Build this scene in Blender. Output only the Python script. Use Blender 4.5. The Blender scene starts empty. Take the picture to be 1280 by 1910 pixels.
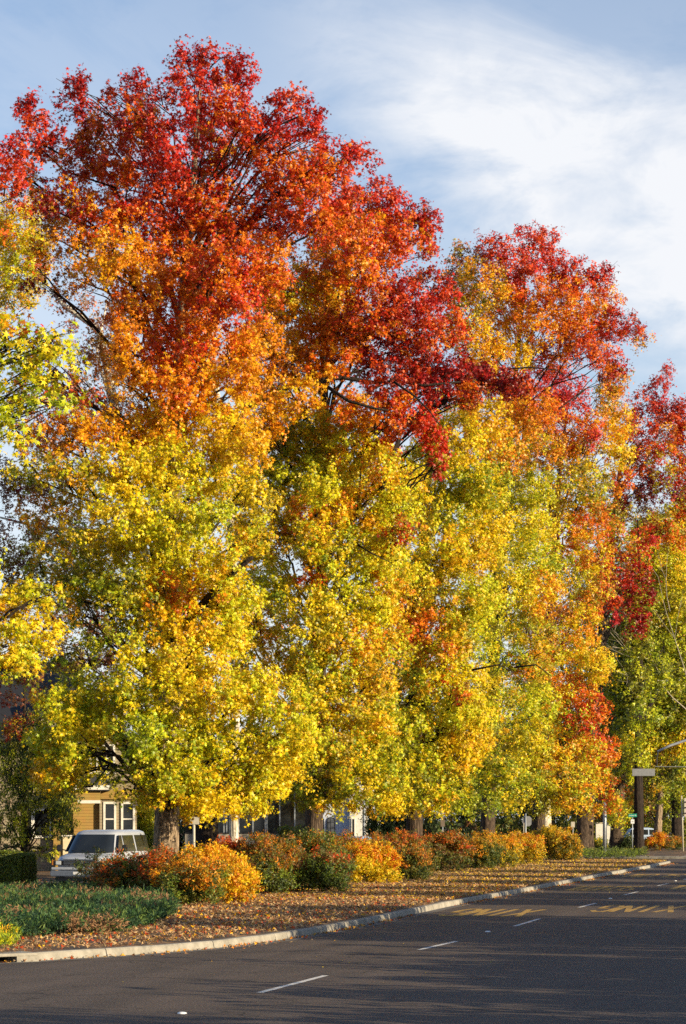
import bpy, bmesh, math, random
import numpy as np
from mathutils import Vector, Matrix

# ------------------------------------------------------------------ camera, sky, sun
sc = bpy.context.scene
COL = sc.collection
F = 4533.0                      # focal length in photo pixels (85 mm on a 24 mm wide frame)
HOR = 1530.0                    # horizon row
H = 2.5                         # eye height
cam_d = bpy.data.cameras.new('camera')
cam = bpy.data.objects.new('camera', cam_d); COL.objects.link(cam); sc.camera = cam
cam.location = (0, 0, H); cam.rotation_euler = (math.radians(90), 0, 0)
cam_d.sensor_fit = 'HORIZONTAL'; cam_d.sensor_width = 24; cam_d.lens = 85
cam_d.shift_y = (HOR-955)/1280.0
cam_d.clip_end = 6000; cam_d.clip_start = .5

SUN_AZ = math.radians(61); SUN_EL = math.radians(15)
sun_dir = Vector((math.sin(SUN_AZ)*math.cos(SUN_EL), -math.cos(SUN_AZ)*math.cos(SUN_EL), math.sin(SUN_EL)))
sl = bpy.data.lights.new('sun', 'SUN'); sl.energy = 5.0; sl.angle = math.radians(.5); sl.color = (1, .82, .54)
so = bpy.data.objects.new('sun', sl); COL.objects.link(so)
so.rotation_euler = (-sun_dir).to_track_quat('-Z', 'Y').to_euler(); so.location = (30, -20, 30)

sc.view_settings.view_transform = 'Standard'; sc.view_settings.look = 'None'
sc.view_settings.exposure = 0.85; sc.view_settings.gamma = 1
sc.cycles.max_bounces = 5; sc.cycles.diffuse_bounces = 3; sc.cycles.glossy_bounces = 2
sc.cycles.transmission_bounces = 3; sc.cycles.transparent_max_bounces = 4
sc.cycles.sample_clamp_indirect = 4
sc.cycles.use_denoising = False

w = bpy.data.worlds.new('World'); sc.world = w; w.use_nodes = True
nt = w.node_tree; nt.nodes.clear()
def N_(t, **k):
    n = nt.nodes.new(t)
    for a, b in k.items(): setattr(n, a, b)
    return n
def lk(a, b): nt.links.new(a, b)
def math_(op, a, b=None, c=None, clamp=False):
    n = N_('ShaderNodeMath', operation=op, use_clamp=clamp)
    for i, v in enumerate((a, b, c)):
        if v is None: continue
        if isinstance(v, (int, float)): n.inputs[i].default_value = v
        else: lk(v, n.inputs[i])
    return n.outputs[0]
sky = N_('ShaderNodeTexSky', sky_type='NISHITA', sun_disc=False, sun_elevation=SUN_EL,
         sun_rotation=math.pi-SUN_AZ, altitude=50, air_density=1.0, dust_density=.6, ozone_density=1.3)
tc = N_('ShaderNodeTexCoord'); sep = N_('ShaderNodeSeparateXYZ'); lk(tc.outputs['Generated'], sep.inputs[0])
X, Y_, Z = sep.outputs
def noise(scale, detail, rough, sx=1, sz=1, off=0, dist=0):
    mp = N_('ShaderNodeMapping'); lk(tc.outputs['Generated'], mp.inputs[0])
    mp.inputs['Scale'].default_value = (sx, 1, sz); mp.inputs['Location'].default_value = (off, off*.7, off*.3)
    n = N_('ShaderNodeTexNoise'); lk(mp.outputs[0], n.inputs['Vector'])
    n.inputs['Scale'].default_value = scale; n.inputs['Detail'].default_value = detail
    n.inputs['Roughness'].default_value = rough; n.inputs['Distortion'].default_value = dist
    return n.outputs[0]
# a band of bright cirrus that drops towards the east, thin veil below it, puffs low down
n1 = noise(6, 7, .62, 1, 2.6, 3.1, .6); n2 = noise(22, 5, .6, 1, 1.8, 7.7, .3); n3 = noise(4, 3, .5, 1, 1.5, 1.3)
wob = math_('MULTIPLY', math_('SUBTRACT', n1, .5), .13)
wob2 = math_('MULTIPLY', math_('SUBTRACT', n2, .5), .03)
# band line: z = .262 - 0.62*(x-.09)
line = math_('SUBTRACT', math_('ADD', Z, math_('MULTIPLY', X, .50)), .312)
line = math_('ADD', math_('ADD', line, wob), wob2)
band = math_('SUBTRACT', 1.0, math_('MULTIPLY', math_('ABSOLUTE', line), 15.0), clamp=True)
side = math_('MULTIPLY_ADD', X, 7.0, .35, clamp=True)
band = math_('MULTIPLY', band, side)
mr = N_('ShaderNodeMapRange', interpolation_type='SMOOTHSTEP'); lk(band, mr.inputs[0]); band = mr.outputs[0]
veil = math_('MULTIPLY_ADD', math_('SUBTRACT', .31, Z), 2.8, .36, clamp=True)
veil = math_('MULTIPLY', veil, math_('MULTIPLY_ADD', n1, 2.8, -.42, clamp=True))
puff = math_('MULTIPLY', math_('MULTIPLY_ADD', n2, 4.0, -1.9, clamp=True), math_('MULTIPLY_ADD', n3, 5, -2.1, clamp=True))
puff = math_('MULTIPLY', puff, math_('MULTIPLY_ADD', X, 6.0, .15, clamp=True))
cov = math_('ADD', math_('ADD', math_('MULTIPLY', band, 1.0), math_('MULTIPLY', veil, .78)), math_('MULTIPLY', puff, .35), clamp=True)
cov = math_('MULTIPLY', cov, math_('MULTIPLY_ADD', n2, 1.5, .22, clamp=True))
mixc = N_('ShaderNodeMix', data_type='RGBA'); lk(cov, mixc.inputs[0]); tint = N_('ShaderNodeMix', data_type='RGBA', blend_type='MULTIPLY'); tint.inputs[0].default_value = 1; lk(sky.outputs[0], tint.inputs[6]); tint.inputs[7].default_value = (1.02, 1.15, 1.34, 1); lk(tint.outputs[2], mixc.inputs[6])
mixc.inputs[7].default_value = (6.5, 6.65, 6.95, 1)
bg = N_('ShaderNodeBackground'); lk(mixc.outputs[2], bg.inputs[0]); bg.inputs[1].default_value = .078
wo = N_('ShaderNodeOutputWorld'); lk(bg.outputs[0], wo.inputs[0])

# ------------------------------------------------------------------ frame of reference
def P(x, y, Y): return Vector(((x-640)/F*Y, Y, H-(y-HOR)/F*Y))
def G(x, y, z=0.0):
    Y = F*(H-z)/(y-HOR); return Vector(((x-640)/F*Y, Y, z))
D = Vector((.2232, .9748, 0)); NR = Vector((.9748, -.2232, 0))        # along the road, and to its right
ORG = Vector((.78, 59, 0))                                            # a point of the kerb foot
ZS = .15                                                              # height of the planted strip
def R(off, along, z=0.0): return ORG + NR*off + D*along + Vector((0, 0, z))   # road frame
def RY(off, Y, z=0.0):                                                # point at given offset and given Y
    a = (Y-59+.2232*off)/.9748; return R(off, a, z)
ROADROT = math.atan2(D.y, D.x)                                        # local +x runs up the road
rng = np.random.default_rng(7); random.seed(7)

# ------------------------------------------------------------------ materials
MATS = {}
def newmat(name):
    m = bpy.data.materials.new(name); m.use_nodes = True; m.node_tree.nodes.clear(); MATS[name] = m
    return m, m.node_tree.nodes, m.node_tree.links
def simple(name, col, rough=.7, metal=0, spec=.5, var=.12, scale=6, bump=0, bscale=40, bdist=.01, stretch=(1,1,1), coat=0):
    m, n, l = newmat(name)
    b = n.new('ShaderNodeBsdfPrincipled'); o = n.new('ShaderNodeOutputMaterial'); l.new(b.outputs[0], o.inputs[0])
    b.inputs['Roughness'].default_value = rough; b.inputs['Metallic'].default_value = metal
    b.inputs['Specular IOR Level'].default_value = spec; b.inputs['Coat Weight'].default_value = coat
    t = n.new('ShaderNodeTexCoord'); mp = n.new('ShaderNodeMapping'); mp.inputs['Scale'].default_value = stretch
    l.new(t.outputs['Object'], mp.inputs[0])
    x = n.new('ShaderNodeTexNoise'); x.inputs['Scale'].default_value = scale; x.inputs['Detail'].default_value = 6; l.new(mp.outputs[0], x.inputs[0])
    r = n.new('ShaderNodeValToRGB'); l.new(x.outputs[0], r.inputs[0])
    r.color_ramp.elements[0].position = .3; r.color_ramp.elements[1].position = .7
    r.color_ramp.elements[0].color = tuple(c*(1-var) for c in col)+(1,); r.color_ramp.elements[1].color = tuple(min(1, c*(1+var)) for c in col)+(1,)
    l.new(r.outputs[0], b.inputs['Base Color'])
    if bump:
        y = n.new('ShaderNodeTexNoise'); y.inputs['Scale'].default_value = bscale; y.inputs['Detail'].default_value = 5; l.new(mp.outputs[0], y.inputs[0])
        u = n.new('ShaderNodeBump'); u.inputs['Strength'].default_value = bump; u.inputs['Distance'].default_value = bdist
        l.new(y.outputs[0], u.inputs['Height']); l.new(u.outputs[0], b.inputs['Normal'])
    return m
def leafmat(name, trans=.35, rough=.42, spec=.5, coat=0.0):
    m, n, l = newmat(name)
    a = n.new('ShaderNodeAttribute'); a.attribute_name = 'tint'
    b = n.new('ShaderNodeBsdfPrincipled'); b.inputs['Roughness'].default_value = rough; b.inputs['Specular IOR Level'].default_value = spec
    t = n.new('ShaderNodeBsdfTranslucent'); x = n.new('ShaderNodeMixShader'); x.inputs[0].default_value = trans
    o = n.new('ShaderNodeOutputMaterial')
    l.new(a.outputs['Color'], b.inputs['Base Color']); l.new(a.outputs['Color'], t.inputs['Color'])
    l.new(b.outputs[0], x.inputs[1]); l.new(t.outputs[0], x.inputs[2]); l.new(x.outputs[0], o.inputs[0])
    return m
M_LEAF = leafmat('autumn_leaf', .27, .40, .32)
M_SHRUB = leafmat('shrub_leaf', .35, .5, .4)
M_NEEDLE = leafmat('needle', .2, .6, .3)
M_DRY = leafmat('dry_leaf', .12, .6, .3)

def barkmat(name, c0, c1, sx=9, sz=1.3, dist=.05):
    m, n, l = newmat(name)
    b = n.new('ShaderNodeBsdfPrincipled'); o = n.new('ShaderNodeOutputMaterial'); l.new(b.outputs[0], o.inputs[0])
    b.inputs['Roughness'].default_value = .9; b.inputs['Specular IOR Level'].default_value = .2
    t = n.new('ShaderNodeTexCoord'); mp = n.new('ShaderNodeMapping'); mp.inputs['Scale'].default_value = (sx, sx, sz); l.new(t.outputs['Object'], mp.inputs[0])
    x = n.new('ShaderNodeTexNoise'); x.inputs['Scale'].default_value = 1.5; x.inputs['Detail'].default_value = 7; x.inputs['Roughness'].default_value = .65; x.inputs['Distortion'].default_value = .6
    l.new(mp.outputs[0], x.inputs[0])
    v = n.new('ShaderNodeTexVoronoi'); v.feature = 'DISTANCE_TO_EDGE'; v.inputs['Scale'].default_value = 1.6
    ad = n.new('ShaderNodeVectorMath'); ad.operation = 'ADD'; l.new(mp.outputs[0], ad.inputs[0]); l.new(x.outputs['Color'], ad.inputs[1]); l.new(ad.outputs[0], v.inputs[0])
    mu = n.new('ShaderNodeMath'); mu.operation = 'MULTIPLY_ADD'; mu.use_clamp = True; l.new(v.outputs['Distance'], mu.inputs[0]); mu.inputs[1].default_value = 1.4
    l.new(x.outputs[0], mu.inputs[2]); 
    s = n.new('ShaderNodeMath'); s.operation = 'SUBTRACT'; l.new(mu.outputs[0], s.inputs[0]); s.inputs[1].default_value = .15
    r = n.new('ShaderNodeValToRGB'); l.new(s.outputs[0], r.inputs[0]); r.color_ramp.elements[0].position = .25; r.color_ramp.elements[1].position = .75
    r.color_ramp.elements[0].color = c0+(1,); r.color_ramp.elements[1].color = c1+(1,); l.new(r.outputs[0], b.inputs['Base Color'])
    u = n.new('ShaderNodeBump'); u.inputs['Strength'].default_value = 1; u.inputs['Distance'].default_value = dist; l.new(s.outputs[0], u.inputs['Height']); l.new(u.outputs[0], b.inputs['Normal'])
    return m
M_BARK = barkmat('furrowed_bark', (.07, .05, .035), (.40, .30, .20))
M_BARKD = barkmat('dark_bark', (.008, .006, .005), (.045, .032, .025))  # limb silhouettes painted in: near-black even in sun; also for dark trunks
M_BARK_SHADE = barkmat('shaded_bark', (.022, .015, .011), (.12, .085, .06))  # same bark as M_BARK, with the shade on the trunks painted in
M_SYC = barkmat('pale_bark', (.30, .26, .20), (.72, .66, .54), 2.2, 1.2, .01)
M_TWIG = simple('twig', (.07, .05, .035), .9)
M_GREYTWIG = simple('grey_twig', (.3, .26, .2), .9)

# asphalt: worn aggregate, tar patches, wheel track polish
def asphalt():
    m, n, l = newmat('asphalt')
    b = n.new('ShaderNodeBsdfPrincipled'); o = n.new('ShaderNodeOutputMaterial'); l.new(b.outputs[0], o.inputs[0])
    b.inputs['Specular IOR Level'].default_value = .35
    t = n.new('ShaderNodeTexCoord')
    def nz(s, d, vec=None):
        x = n.new('ShaderNodeTexNoise'); x.inputs['Scale'].default_value = s; x.inputs['Detail'].default_value = d; l.new(vec or t.outputs['Object'], x.inputs[0]); return x.outputs[0]
    fine = nz(26, 3); mid = nz(1.1, 5)
    mp = n.new('ShaderNodeMapping'); mp.inputs['Rotation'].default_value = (0, 0, -ROADROT); mp.inputs['Scale'].default_value = (.05, .7, 1); l.new(t.outputs['Object'], mp.inputs[0])
    # rotate first, then stretch along the road
    mp2 = n.new('ShaderNodeVectorRotate'); mp2.rotation_type = 'Z_AXIS'; mp2.inputs['Angle'].default_value = -ROADROT; l.new(t.outputs['Object'], mp2.inputs['Vector'])
    mp3 = n.new('ShaderNodeMapping'); mp3.inputs['Scale'].default_value = (.04, .55, 1); l.new(mp2.outputs[0], mp3.inputs[0])
    track = nz(1.6, 4, mp3.outputs[0])
    vor = n.new('ShaderNodeTexVoronoi'); vor.inputs['Scale'].default_value = 55; l.new(t.outputs['Object'], vor.inputs[0])
    def mix(a, bb, f, mode='MIX'):
        x = n.new('ShaderNodeMix'); x.data_type = 'RGBA'; x.blend_type = mode
        for i, v in ((6, a), (7, bb)):
            if isinstance(v, tuple): x.inputs[i].default_value = v
            else: l.new(v, x.inputs[i])
        if isinstance(f, float): x.inputs[0].default_value = f
        else: l.new(f, x.inputs[0])
        return x.outputs[2]
    r1 = n.new('ShaderNodeValToRGB'); l.new(fine, r1.inputs[0]); r1.color_ramp.elements[0].position = .32; r1.color_ramp.elements[1].position = .72
    r1.color_ramp.elements[0].color = (.046, .036, .030, 1); r1.color_ramp.elements[1].color = (.132, .103, .083, 1)
    r2 = n.new('ShaderNodeValToRGB'); l.new(track, r2.inputs[0]); r2.color_ramp.elements[0].position = .3; r2.color_ramp.elements[1].position = .7
    r2.color_ramp.elements[0].color = (.68, .68, .70, 1); r2.color_ramp.elements[1].color = (1.25, 1.2, 1.18, 1)
    c = mix(r1.outputs[0], r2.outputs[0], 1.0, 'MULTIPLY')
    r3 = n.new('ShaderNodeValToRGB'); l.new(mid, r3.inputs[0]); r3.color_ramp.elements[0].position = .3; r3.color_ramp.elements[1].position = .75
    r3.color_ramp.elements[0].color = (.85, .85, .85, 1); r3.color_ramp.elements[1].color = (1.12, 1.1, 1.1, 1)
    c = mix(c, r3.outputs[0], 1.0, 'MULTIPLY')
    sp = n.new('ShaderNodeValToRGB'); l.new(vor.outputs['Color'], sp.inputs[0]); sp.color_ramp.elements[0].position = .83; sp.color_ramp.elements[1].position = .95
    sp.color_ramp.elements[0].color = (0, 0, 0, 1); sp.color_ramp.elements[1].color = (.5, .5, .5, 1)
    c = mix(c, (.22, .20, .18, 1), sp.outputs[0])
    cv = n.new('ShaderNodeTexVoronoi'); cv.feature = 'DISTANCE_TO_EDGE'; cv.inputs['Scale'].default_value = .33
    wn = n.new('ShaderNodeTexNoise'); wn.inputs['Scale'].default_value = 1.2; wn.inputs['Detail'].default_value = 6; l.new(t.outputs['Object'], wn.inputs[0])
    wa = n.new('ShaderNodeVectorMath'); wa.operation = 'MULTIPLY_ADD'; l.new(wn.outputs['Color'], wa.inputs[0]); wa.inputs[1].default_value = (1.4, 1.4, 0); l.new(mp2.outputs[0], wa.inputs[2]); l.new(wa.outputs[0], cv.inputs[0])
    cm = n.new('ShaderNodeMapRange'); l.new(cv.outputs['Distance'], cm.inputs[0]); cm.inputs[1].default_value = .002; cm.inputs[2].default_value = .009; cm.inputs[3].default_value = .35; cm.inputs[4].default_value = 1
    cmx = n.new('ShaderNodeMath'); cmx.operation = 'MAXIMUM'; l.new(cm.outputs[0], cmx.inputs[0])
    pn = nz(.13, 2); pm = n.new('ShaderNodeMapRange'); l.new(pn, pm.inputs[0]); pm.inputs[1].default_value = .46; pm.inputs[2].default_value = .54; l.new(pm.outputs[0], cmx.inputs[1])
    cc = n.new('ShaderNodeCombineColor'); [l.new(cmx.outputs[0], cc.inputs[q]) for q in range(3)]
    c = mix(c, cc.outputs[0], 1.0, 'MULTIPLY')
    l.new(c, b.inputs['Base Color'])
    rr = n.new('ShaderNodeMapRange'); l.new(track, rr.inputs[0]); rr.inputs[3].default_value = .62; rr.inputs[4].default_value = .9; l.new(rr.outputs[0], b.inputs['Roughness'])
    u = n.new('ShaderNodeBump'); u.inputs['Strength'].default_value = .9; u.inputs['Distance'].default_value = .012; l.new(fine, u.inputs['Height']); l.new(u.outputs[0], b.inputs['Normal'])
    return m
M_ROAD = asphalt()
M_DRIVE = simple('old_asphalt', (.06, .055, .05), .9, var=.3, bump=.5, bscale=60)
def litter():
    m, n, l = newmat('leaf_strewn_soil')
    b = n.new('ShaderNodeBsdfPrincipled'); o = n.new('ShaderNodeOutputMaterial'); l.new(b.outputs[0], o.inputs[0])
    b.inputs['Roughness'].default_value = .85; b.inputs['Specular IOR Level'].default_value = .25
    t = n.new('ShaderNodeTexCoord')
    v = n.new('ShaderNodeTexVoronoi'); v.inputs['Scale'].default_value = 13; l.new(t.outputs['Object'], v.inputs[0])
    s = n.new('ShaderNodeSeparateColor'); l.new(v.outputs['Color'], s.inputs[0])
    r = n.new('ShaderNodeValToRGB'); l.new(s.outputs[0], r.inputs[0]); cr = r.color_ramp; cr.interpolation = 'CONSTANT'
    cols = [(0, (.09, .06, .04)), (.2, (.20, .11, .06)), (.4, (.30, .18, .09)), (.55, (.13, .06, .035)), (.7, (.36, .24, .13)), (.85, (.24, .10, .045)), (.94, (.42, .28, .10))]
    cr.elements[0].position = 0; cr.elements[0].color = cols[0][1]+(1,); cr.elements[1].position = cols[1][0]; cr.elements[1].color = cols[1][1]+(1,)
    for p, c in cols[2:]:
        e = cr.elements.new(p); e.color = c+(1,)
    x = n.new('ShaderNodeTexNoise'); x.inputs['Scale'].default_value = .6; x.inputs['Detail'].default_value = 7; x.inputs['Roughness'].default_value = .7; l.new(t.outputs['Object'], x.inputs[0])
    rm = n.new('ShaderNodeValToRGB'); l.new(x.outputs[0], rm.inputs[0]); rm.color_ramp.elements[0].position = .47; rm.color_ramp.elements[1].position = .56
    mx = n.new('ShaderNodeMix'); mx.data_type = 'RGBA'; l.new(rm.outputs[0], mx.inputs[0]); l.new(r.outputs[0], mx.inputs[7]); mx.inputs[6].default_value = (.085, .068, .055, 1)
    l.new(mx.outputs[2], b.inputs['Base Color'])
    u = n.new('ShaderNodeBump'); u.inputs['Strength'].default_value = 1; u.inputs['Distance'].default_value = .04; l.new(s.outputs[1], u.inputs['Height']); l.new(u.outputs[0], b.inputs['Normal'])
    return m
M_SOIL = litter()
M_TERR = simple('dry_turf', (.06, .055, .03), .95, var=.4, scale=2, bump=.6, bscale=20, bdist=.05)
def concrete():
    m, n, l = newmat('kerb_concrete')
    b = n.new('ShaderNodeBsdfPrincipled'); o = n.new('ShaderNodeOutputMaterial'); l.new(b.outputs[0], o.inputs[0]); b.inputs['Roughness'].default_value = .85
    t = n.new('ShaderNodeTexCoord')
    x = n.new('ShaderNodeTexNoise'); x.inputs['Scale'].default_value = 2.2; x.inputs['Detail'].default_value = 8; x.inputs['Roughness'].default_value = .7; l.new(t.outputs['Object'], x.inputs[0])
    r = n.new('ShaderNodeValToRGB'); l.new(x.outputs[0], r.inputs[0]); e = r.color_ramp.elements
    e[0].position = .3; e[0].color = (.13, .12, .105, 1); e[1].position = .66; e[1].color = (.36, .33, .28, 1)
    k = r.color_ramp.elements.new(.47); k.color = (.25, .23, .19, 1)
    l.new(r.outputs[0], b.inputs['Base Color'])
    y = n.new('ShaderNodeTexNoise'); y.inputs['Scale'].default_value = 18; y.inputs['Detail'].default_value = 6; l.new(t.outputs['Object'], y.inputs[0])
    u = n.new('ShaderNodeBump'); u.inputs['Strength'].default_value = .8; u.inputs['Distance'].default_value = .012; l.new(y.outputs[0], u.inputs['Height']); l.new(u.outputs[0], b.inputs['Normal'])
    return m
M_CONC = concrete()
M_WHITE = simple('road_paint_white', (.62, .60, .56), .7, var=.25, scale=14, bump=.3, bscale=60)
M_YEL = simple('road_paint_yellow', (.42, .25, .05), .7, var=.3, scale=12, bump=.3, bscale=60)
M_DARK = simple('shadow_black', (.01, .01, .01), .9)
M_VAN = simple('shaded_van_paint', (.36, .39, .45), .3, spec=.5, var=.04, scale=3, coat=.5)  # white van; the grey-blue tone puts its shade into the paint colour
M_PAINTB = simple('pale_blue_paint', (.42, .52, .66), .3, spec=.5, var=.04, coat=.5)
M_CHROME = simple('dull_chrome', (.30, .31, .33), .35, metal=.9, var=.1)
M_BLACKP = simple('black_plastic', (.02, .02, .022), .5)
M_TYRE = simple('tyre', (.02, .02, .02), .9)
M_LAMP = simple('headlight_glass', (.55, .57, .58), .12, spec=.8)
M_AMBER = simple('amber_lens', (.6, .2, .02), .3)
def glass(name, col=(.015, .018, .02)):
    return simple(name, col, .06, spec=.8, var=.3, scale=1.5)
M_GLASS = glass('dark_glass')
M_STEEL = simple('galvanised_steel', (.33, .36, .39), .5, metal=.4, var=.15, scale=5)
M_SIGNB = simple('sign_back', (.22, .225, .23), .5, metal=.2)
M_TAN = simple('sun_bleached_sign', (.45, .41, .33), .6)
M_GREEN = simple('sign_green', (.0, .22, .15), .5)
M_SWHITE = simple('sign_white', (.8, .8, .8), .5)
M_SHING = simple('roof_shingle', (.035, .037, .042), .9, var=.3, scale=8, bump=.4, bscale=30)
def siding(name, col, pitch=.14):
    m, n, l = newmat(name)
    b = n.new('ShaderNodeBsdfPrincipled'); o = n.new('ShaderNodeOutputMaterial'); l.new(b.outputs[0], o.inputs[0]); b.inputs['Roughness'].default_value = .75
    t = n.new('ShaderNodeTexCoord'); s = n.new('ShaderNodeSeparateXYZ'); l.new(t.outputs['Object'], s.inputs[0])
    a = n.new('ShaderNodeMath'); a.operation = 'DIVIDE'; l.new(s.outputs[2], a.inputs[0]); a.inputs[1].default_value = pitch
    f = n.new('ShaderNodeMath'); f.operation = 'FRACT'; l.new(a.outputs[0], f.inputs[0])
    u = n.new('ShaderNodeBump'); u.inputs['Strength'].default_value = 1; u.inputs['Distance'].default_value = .03; u.invert = True; l.new(f.outputs[0], u.inputs['Height']); l.new(u.outputs[0], b.inputs['Normal'])
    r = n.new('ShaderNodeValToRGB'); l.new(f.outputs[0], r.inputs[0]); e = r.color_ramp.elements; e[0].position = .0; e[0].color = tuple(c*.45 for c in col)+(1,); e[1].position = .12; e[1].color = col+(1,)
    x = n.new('ShaderNodeTexNoise'); x.inputs['Scale'].default_value = 3; x.inputs['Detail'].default_value = 6; l.new(t.outputs['Object'], x.inputs[0])
    mx = n.new('ShaderNodeMix'); mx.data_type = 'RGBA'; mx.blend_type = 'MULTIPLY'; mx.inputs[0].default_value = .35; l.new(r.outputs[0], mx.inputs[6]); l.new(x.outputs['Color'], mx.inputs[7]); l.new(mx.outputs[2], b.inputs['Base Color'])
    return m
M_SIDEY = siding('yellow_siding', (.38, .235, .055))
M_SIDEC = siding('cream_siding', (.34, .28, .18))
M_ROOFR = siding('roof_courses', (.020, .020, .023), .12)
M_TRIM = simple('white_trim', (.68, .66, .6), .5)
M_CREAM = simple('cream_wall', (.62, .52, .34), .8)
M_BLUEW = simple('pale_blue_stucco', (.50, .55, .66), .85, bump=.3)
M_CONCW = simple('grey_beige_wall', (.30, .27, .22), .9)

# ------------------------------------------------------------------ object helpers
def tag(o, label=None, cat=None, group=None, kind=None):
    if label: o['label'] = label
    if cat: o['category'] = cat
    if group: o['group'] = group
    if kind: o['kind'] = kind
    return o
def empty(name, loc=(0, 0, 0), rz=0, **k):
    o = bpy.data.objects.new(name, None); COL.objects.link(o); o.location = loc; o.rotation_euler = (0, 0, rz)
    o.empty_display_size = .3; return tag(o, **k)
def obj(name, me, mat=None, parent=None):
    o = bpy.data.objects.new(name, me); COL.objects.link(o)
    if mat:
        me.materials.append(mat)
    if parent: o.parent = parent
    return o
class MB:
    def __init__(s): s.v = []; s.f = []
    def add(s, vs, fs):
        b = len(s.v); s.v += [tuple(v) for v in vs]; s.f += [tuple(i+b for i in f) for f in fs]; return s
    def box(s, a, b):
        x0, y0, z0 = a; x1, y1, z1 = b
        vs = [(x, y, z) for z in (z0, z1) for y in (y0, y1) for x in (x0, x1)]
        return s.add(vs, [(0, 2, 3, 1), (4, 5, 7, 6), (0, 1, 5, 4), (2, 6, 7, 3), (0, 4, 6, 2), (1, 3, 7, 5)])
    def tube(s, pts, rads, n=8, cap=True, squash=None):
        pts = [Vector(p) for p in pts]; rings = []; up = Vector((.31, .17, .93)).normalized()
        for i, p in enumerate(pts):
            t = (pts[min(i+1, len(pts)-1)]-pts[max(i-1, 0)]).normalized()
            a = t.cross(up)
            if a.length < 1e-3: a = t.cross(Vector((1, 0, 0)))
            a.normalize(); b = t.cross(a)
            r = rads[i] if hasattr(rads, '__len__') else rads
            rings.append([p+(a*math.cos(2*math.pi*k/n)+b*math.sin(2*math.pi*k/n))*r*(1 if squash is None else squash(i, k)) for k in range(n)])
        base = len(s.v)
        for rg in rings: s.v += [tuple(v) for v in rg]
        for i in range(len(rings)-1):
            for k in range(n):
                a = base+i*n+k; b = base+i*n+(k+1) % n; s.f.append((a, b, b+n, a+n))
        if cap:
            s.f.append(tuple(base+k for k in range(n))[::-1]); s.f.append(tuple(base+(len(rings)-1)*n+k for k in range(n)))
        return s
    def prism(s, poly, ax, a, b):
        """2-D outline extruded along axis ax from a to b"""
        def mk(u, v, t): return {0: (t, u, v), 1: (u, t, v), 2: (u, v, t)}[ax]
        n = len(poly); vs = [mk(u, v, a) for u, v in poly]+[mk(u, v, b) for u, v in poly]
        return s.add(vs, [tuple(range(n)), tuple(range(2*n-1, n-1, -1))]+[(i, i+n, (i+1) % n+n, (i+1) % n) for i in range(n)])
    def build(s, name, mat, parent=None, smooth=False, bevel=0):
        me = bpy.data.meshes.new(name); me.from_pydata(s.v, [], s.f)
        bm = bmesh.new(); bm.from_mesh(me); bmesh.ops.recalc_face_normals(bm, faces=bm.faces[:])
        if bevel: bmesh.ops.bevel(bm, geom=bm.edges[:], offset=bevel, segments=2, affect='EDGES', clamp_overlap=True)
        bm.to_mesh(me); bm.free()
        if smooth: me.polygons.foreach_set('use_smooth', [True]*len(me.polygons))
        me.update(); return obj(name, me, mat, parent)

# ------------------------------------------------------------------ leaves
def star(n_lobes=5):
    v = [(0, -.1, .06)]; f = []
    if n_lobes == 5:
        ang = [90, 90-62, 90-128, 90+128, 90+62]; L = [1.0, .95, .72, .72, .95]
    else:
        ang = [90, 90-100, 90+100]; L = [1.0, .9, .9]
    k = len(ang); order = sorted(range(k), key=lambda i: -ang[i]); an = [ang[i] for i in order]; ln = [L[i] for i in order]
    for i in range(k):
        a = math.radians(an[i]); v.append((math.cos(a)*ln[i], math.sin(a)*ln[i], -.12))
    nb = []
    for i in range(k):
        a0 = an[i]; a1 = an[(i+1) % k]
        if i == k-1: a1 -= 360
        am = math.radians((a0+a1)/2); rr = .30 if abs(a0-a1) < 110 else .2
        v.append((math.cos(am)*rr, math.sin(am)*rr, .03)); nb.append(k+1+i)
    for i in range(k): f.append((0, nb[i-1], 1+i, nb[i]))
    return np.array(v, float), np.array(f, int)
STAR5 = star(5); STAR3 = star(3)
LANCE = (np.array([(0, -1, 0), (.36, 0, -.08), (0, 1, 0), (-.36, 0, -.08)], float), np.array([(0, 1, 2, 3)], int))
BLADE = (np.array([(0, -.2, 0), (.16, .3, 0), (0, 1.2, 0), (-.16, .3, 0)], float), np.array([(0, 1, 2, 3)], int))
def unit(a): return a/np.maximum(np.linalg.norm(a, axis=1, keepdims=True), 1e-9)
def leaves(name, pos, nrm, tip, size, col, tmpl, mat, parent=None):
    """one mesh of many small leaves; pos (n,3), nrm normals, tip directions, size (n), col (n,3)"""
    tv, tf = tmpl; n = len(pos); k = len(tv); q = len(tf)
    nrm = unit(nrm); tip = unit(tip-nrm*np.sum(tip*nrm, 1, keepdims=True)); sd = np.cross(tip, nrm)
    v = pos[:, None, :]+size[:, None, None]*(tv[None, :, 0:1]*sd[:, None, :]+tv[None, :, 1:2]*tip[:, None, :]+tv[None, :, 2:3]*nrm[:, None, :])
    v = v.reshape(-1, 3).astype(np.float32)
    f = (tf[None]+(np.arange(n)*k)[:, None, None]).reshape(-1).astype(np.int32)
    me = bpy.data.meshes.new(name); me.vertices.add(len(v)); me.vertices.foreach_set('co', v.ravel())
    me.loops.add(len(f)); me.loops.foreach_set('vertex_index', f)
    me.polygons.add(n*q); me.polygons.foreach_set('loop_start', np.arange(0, n*q*4, 4, dtype=np.int32))
    me.update(calc_edges=True)
    a = me.attributes.new('tint', 'FLOAT_COLOR', 'FACE')
    c = np.concatenate([np.repeat(col, q, axis=0), np.ones((n*q, 1))], 1).astype(np.float32); a.data.foreach_set('color', c.ravel())
    return obj(name, me, mat, parent)
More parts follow.
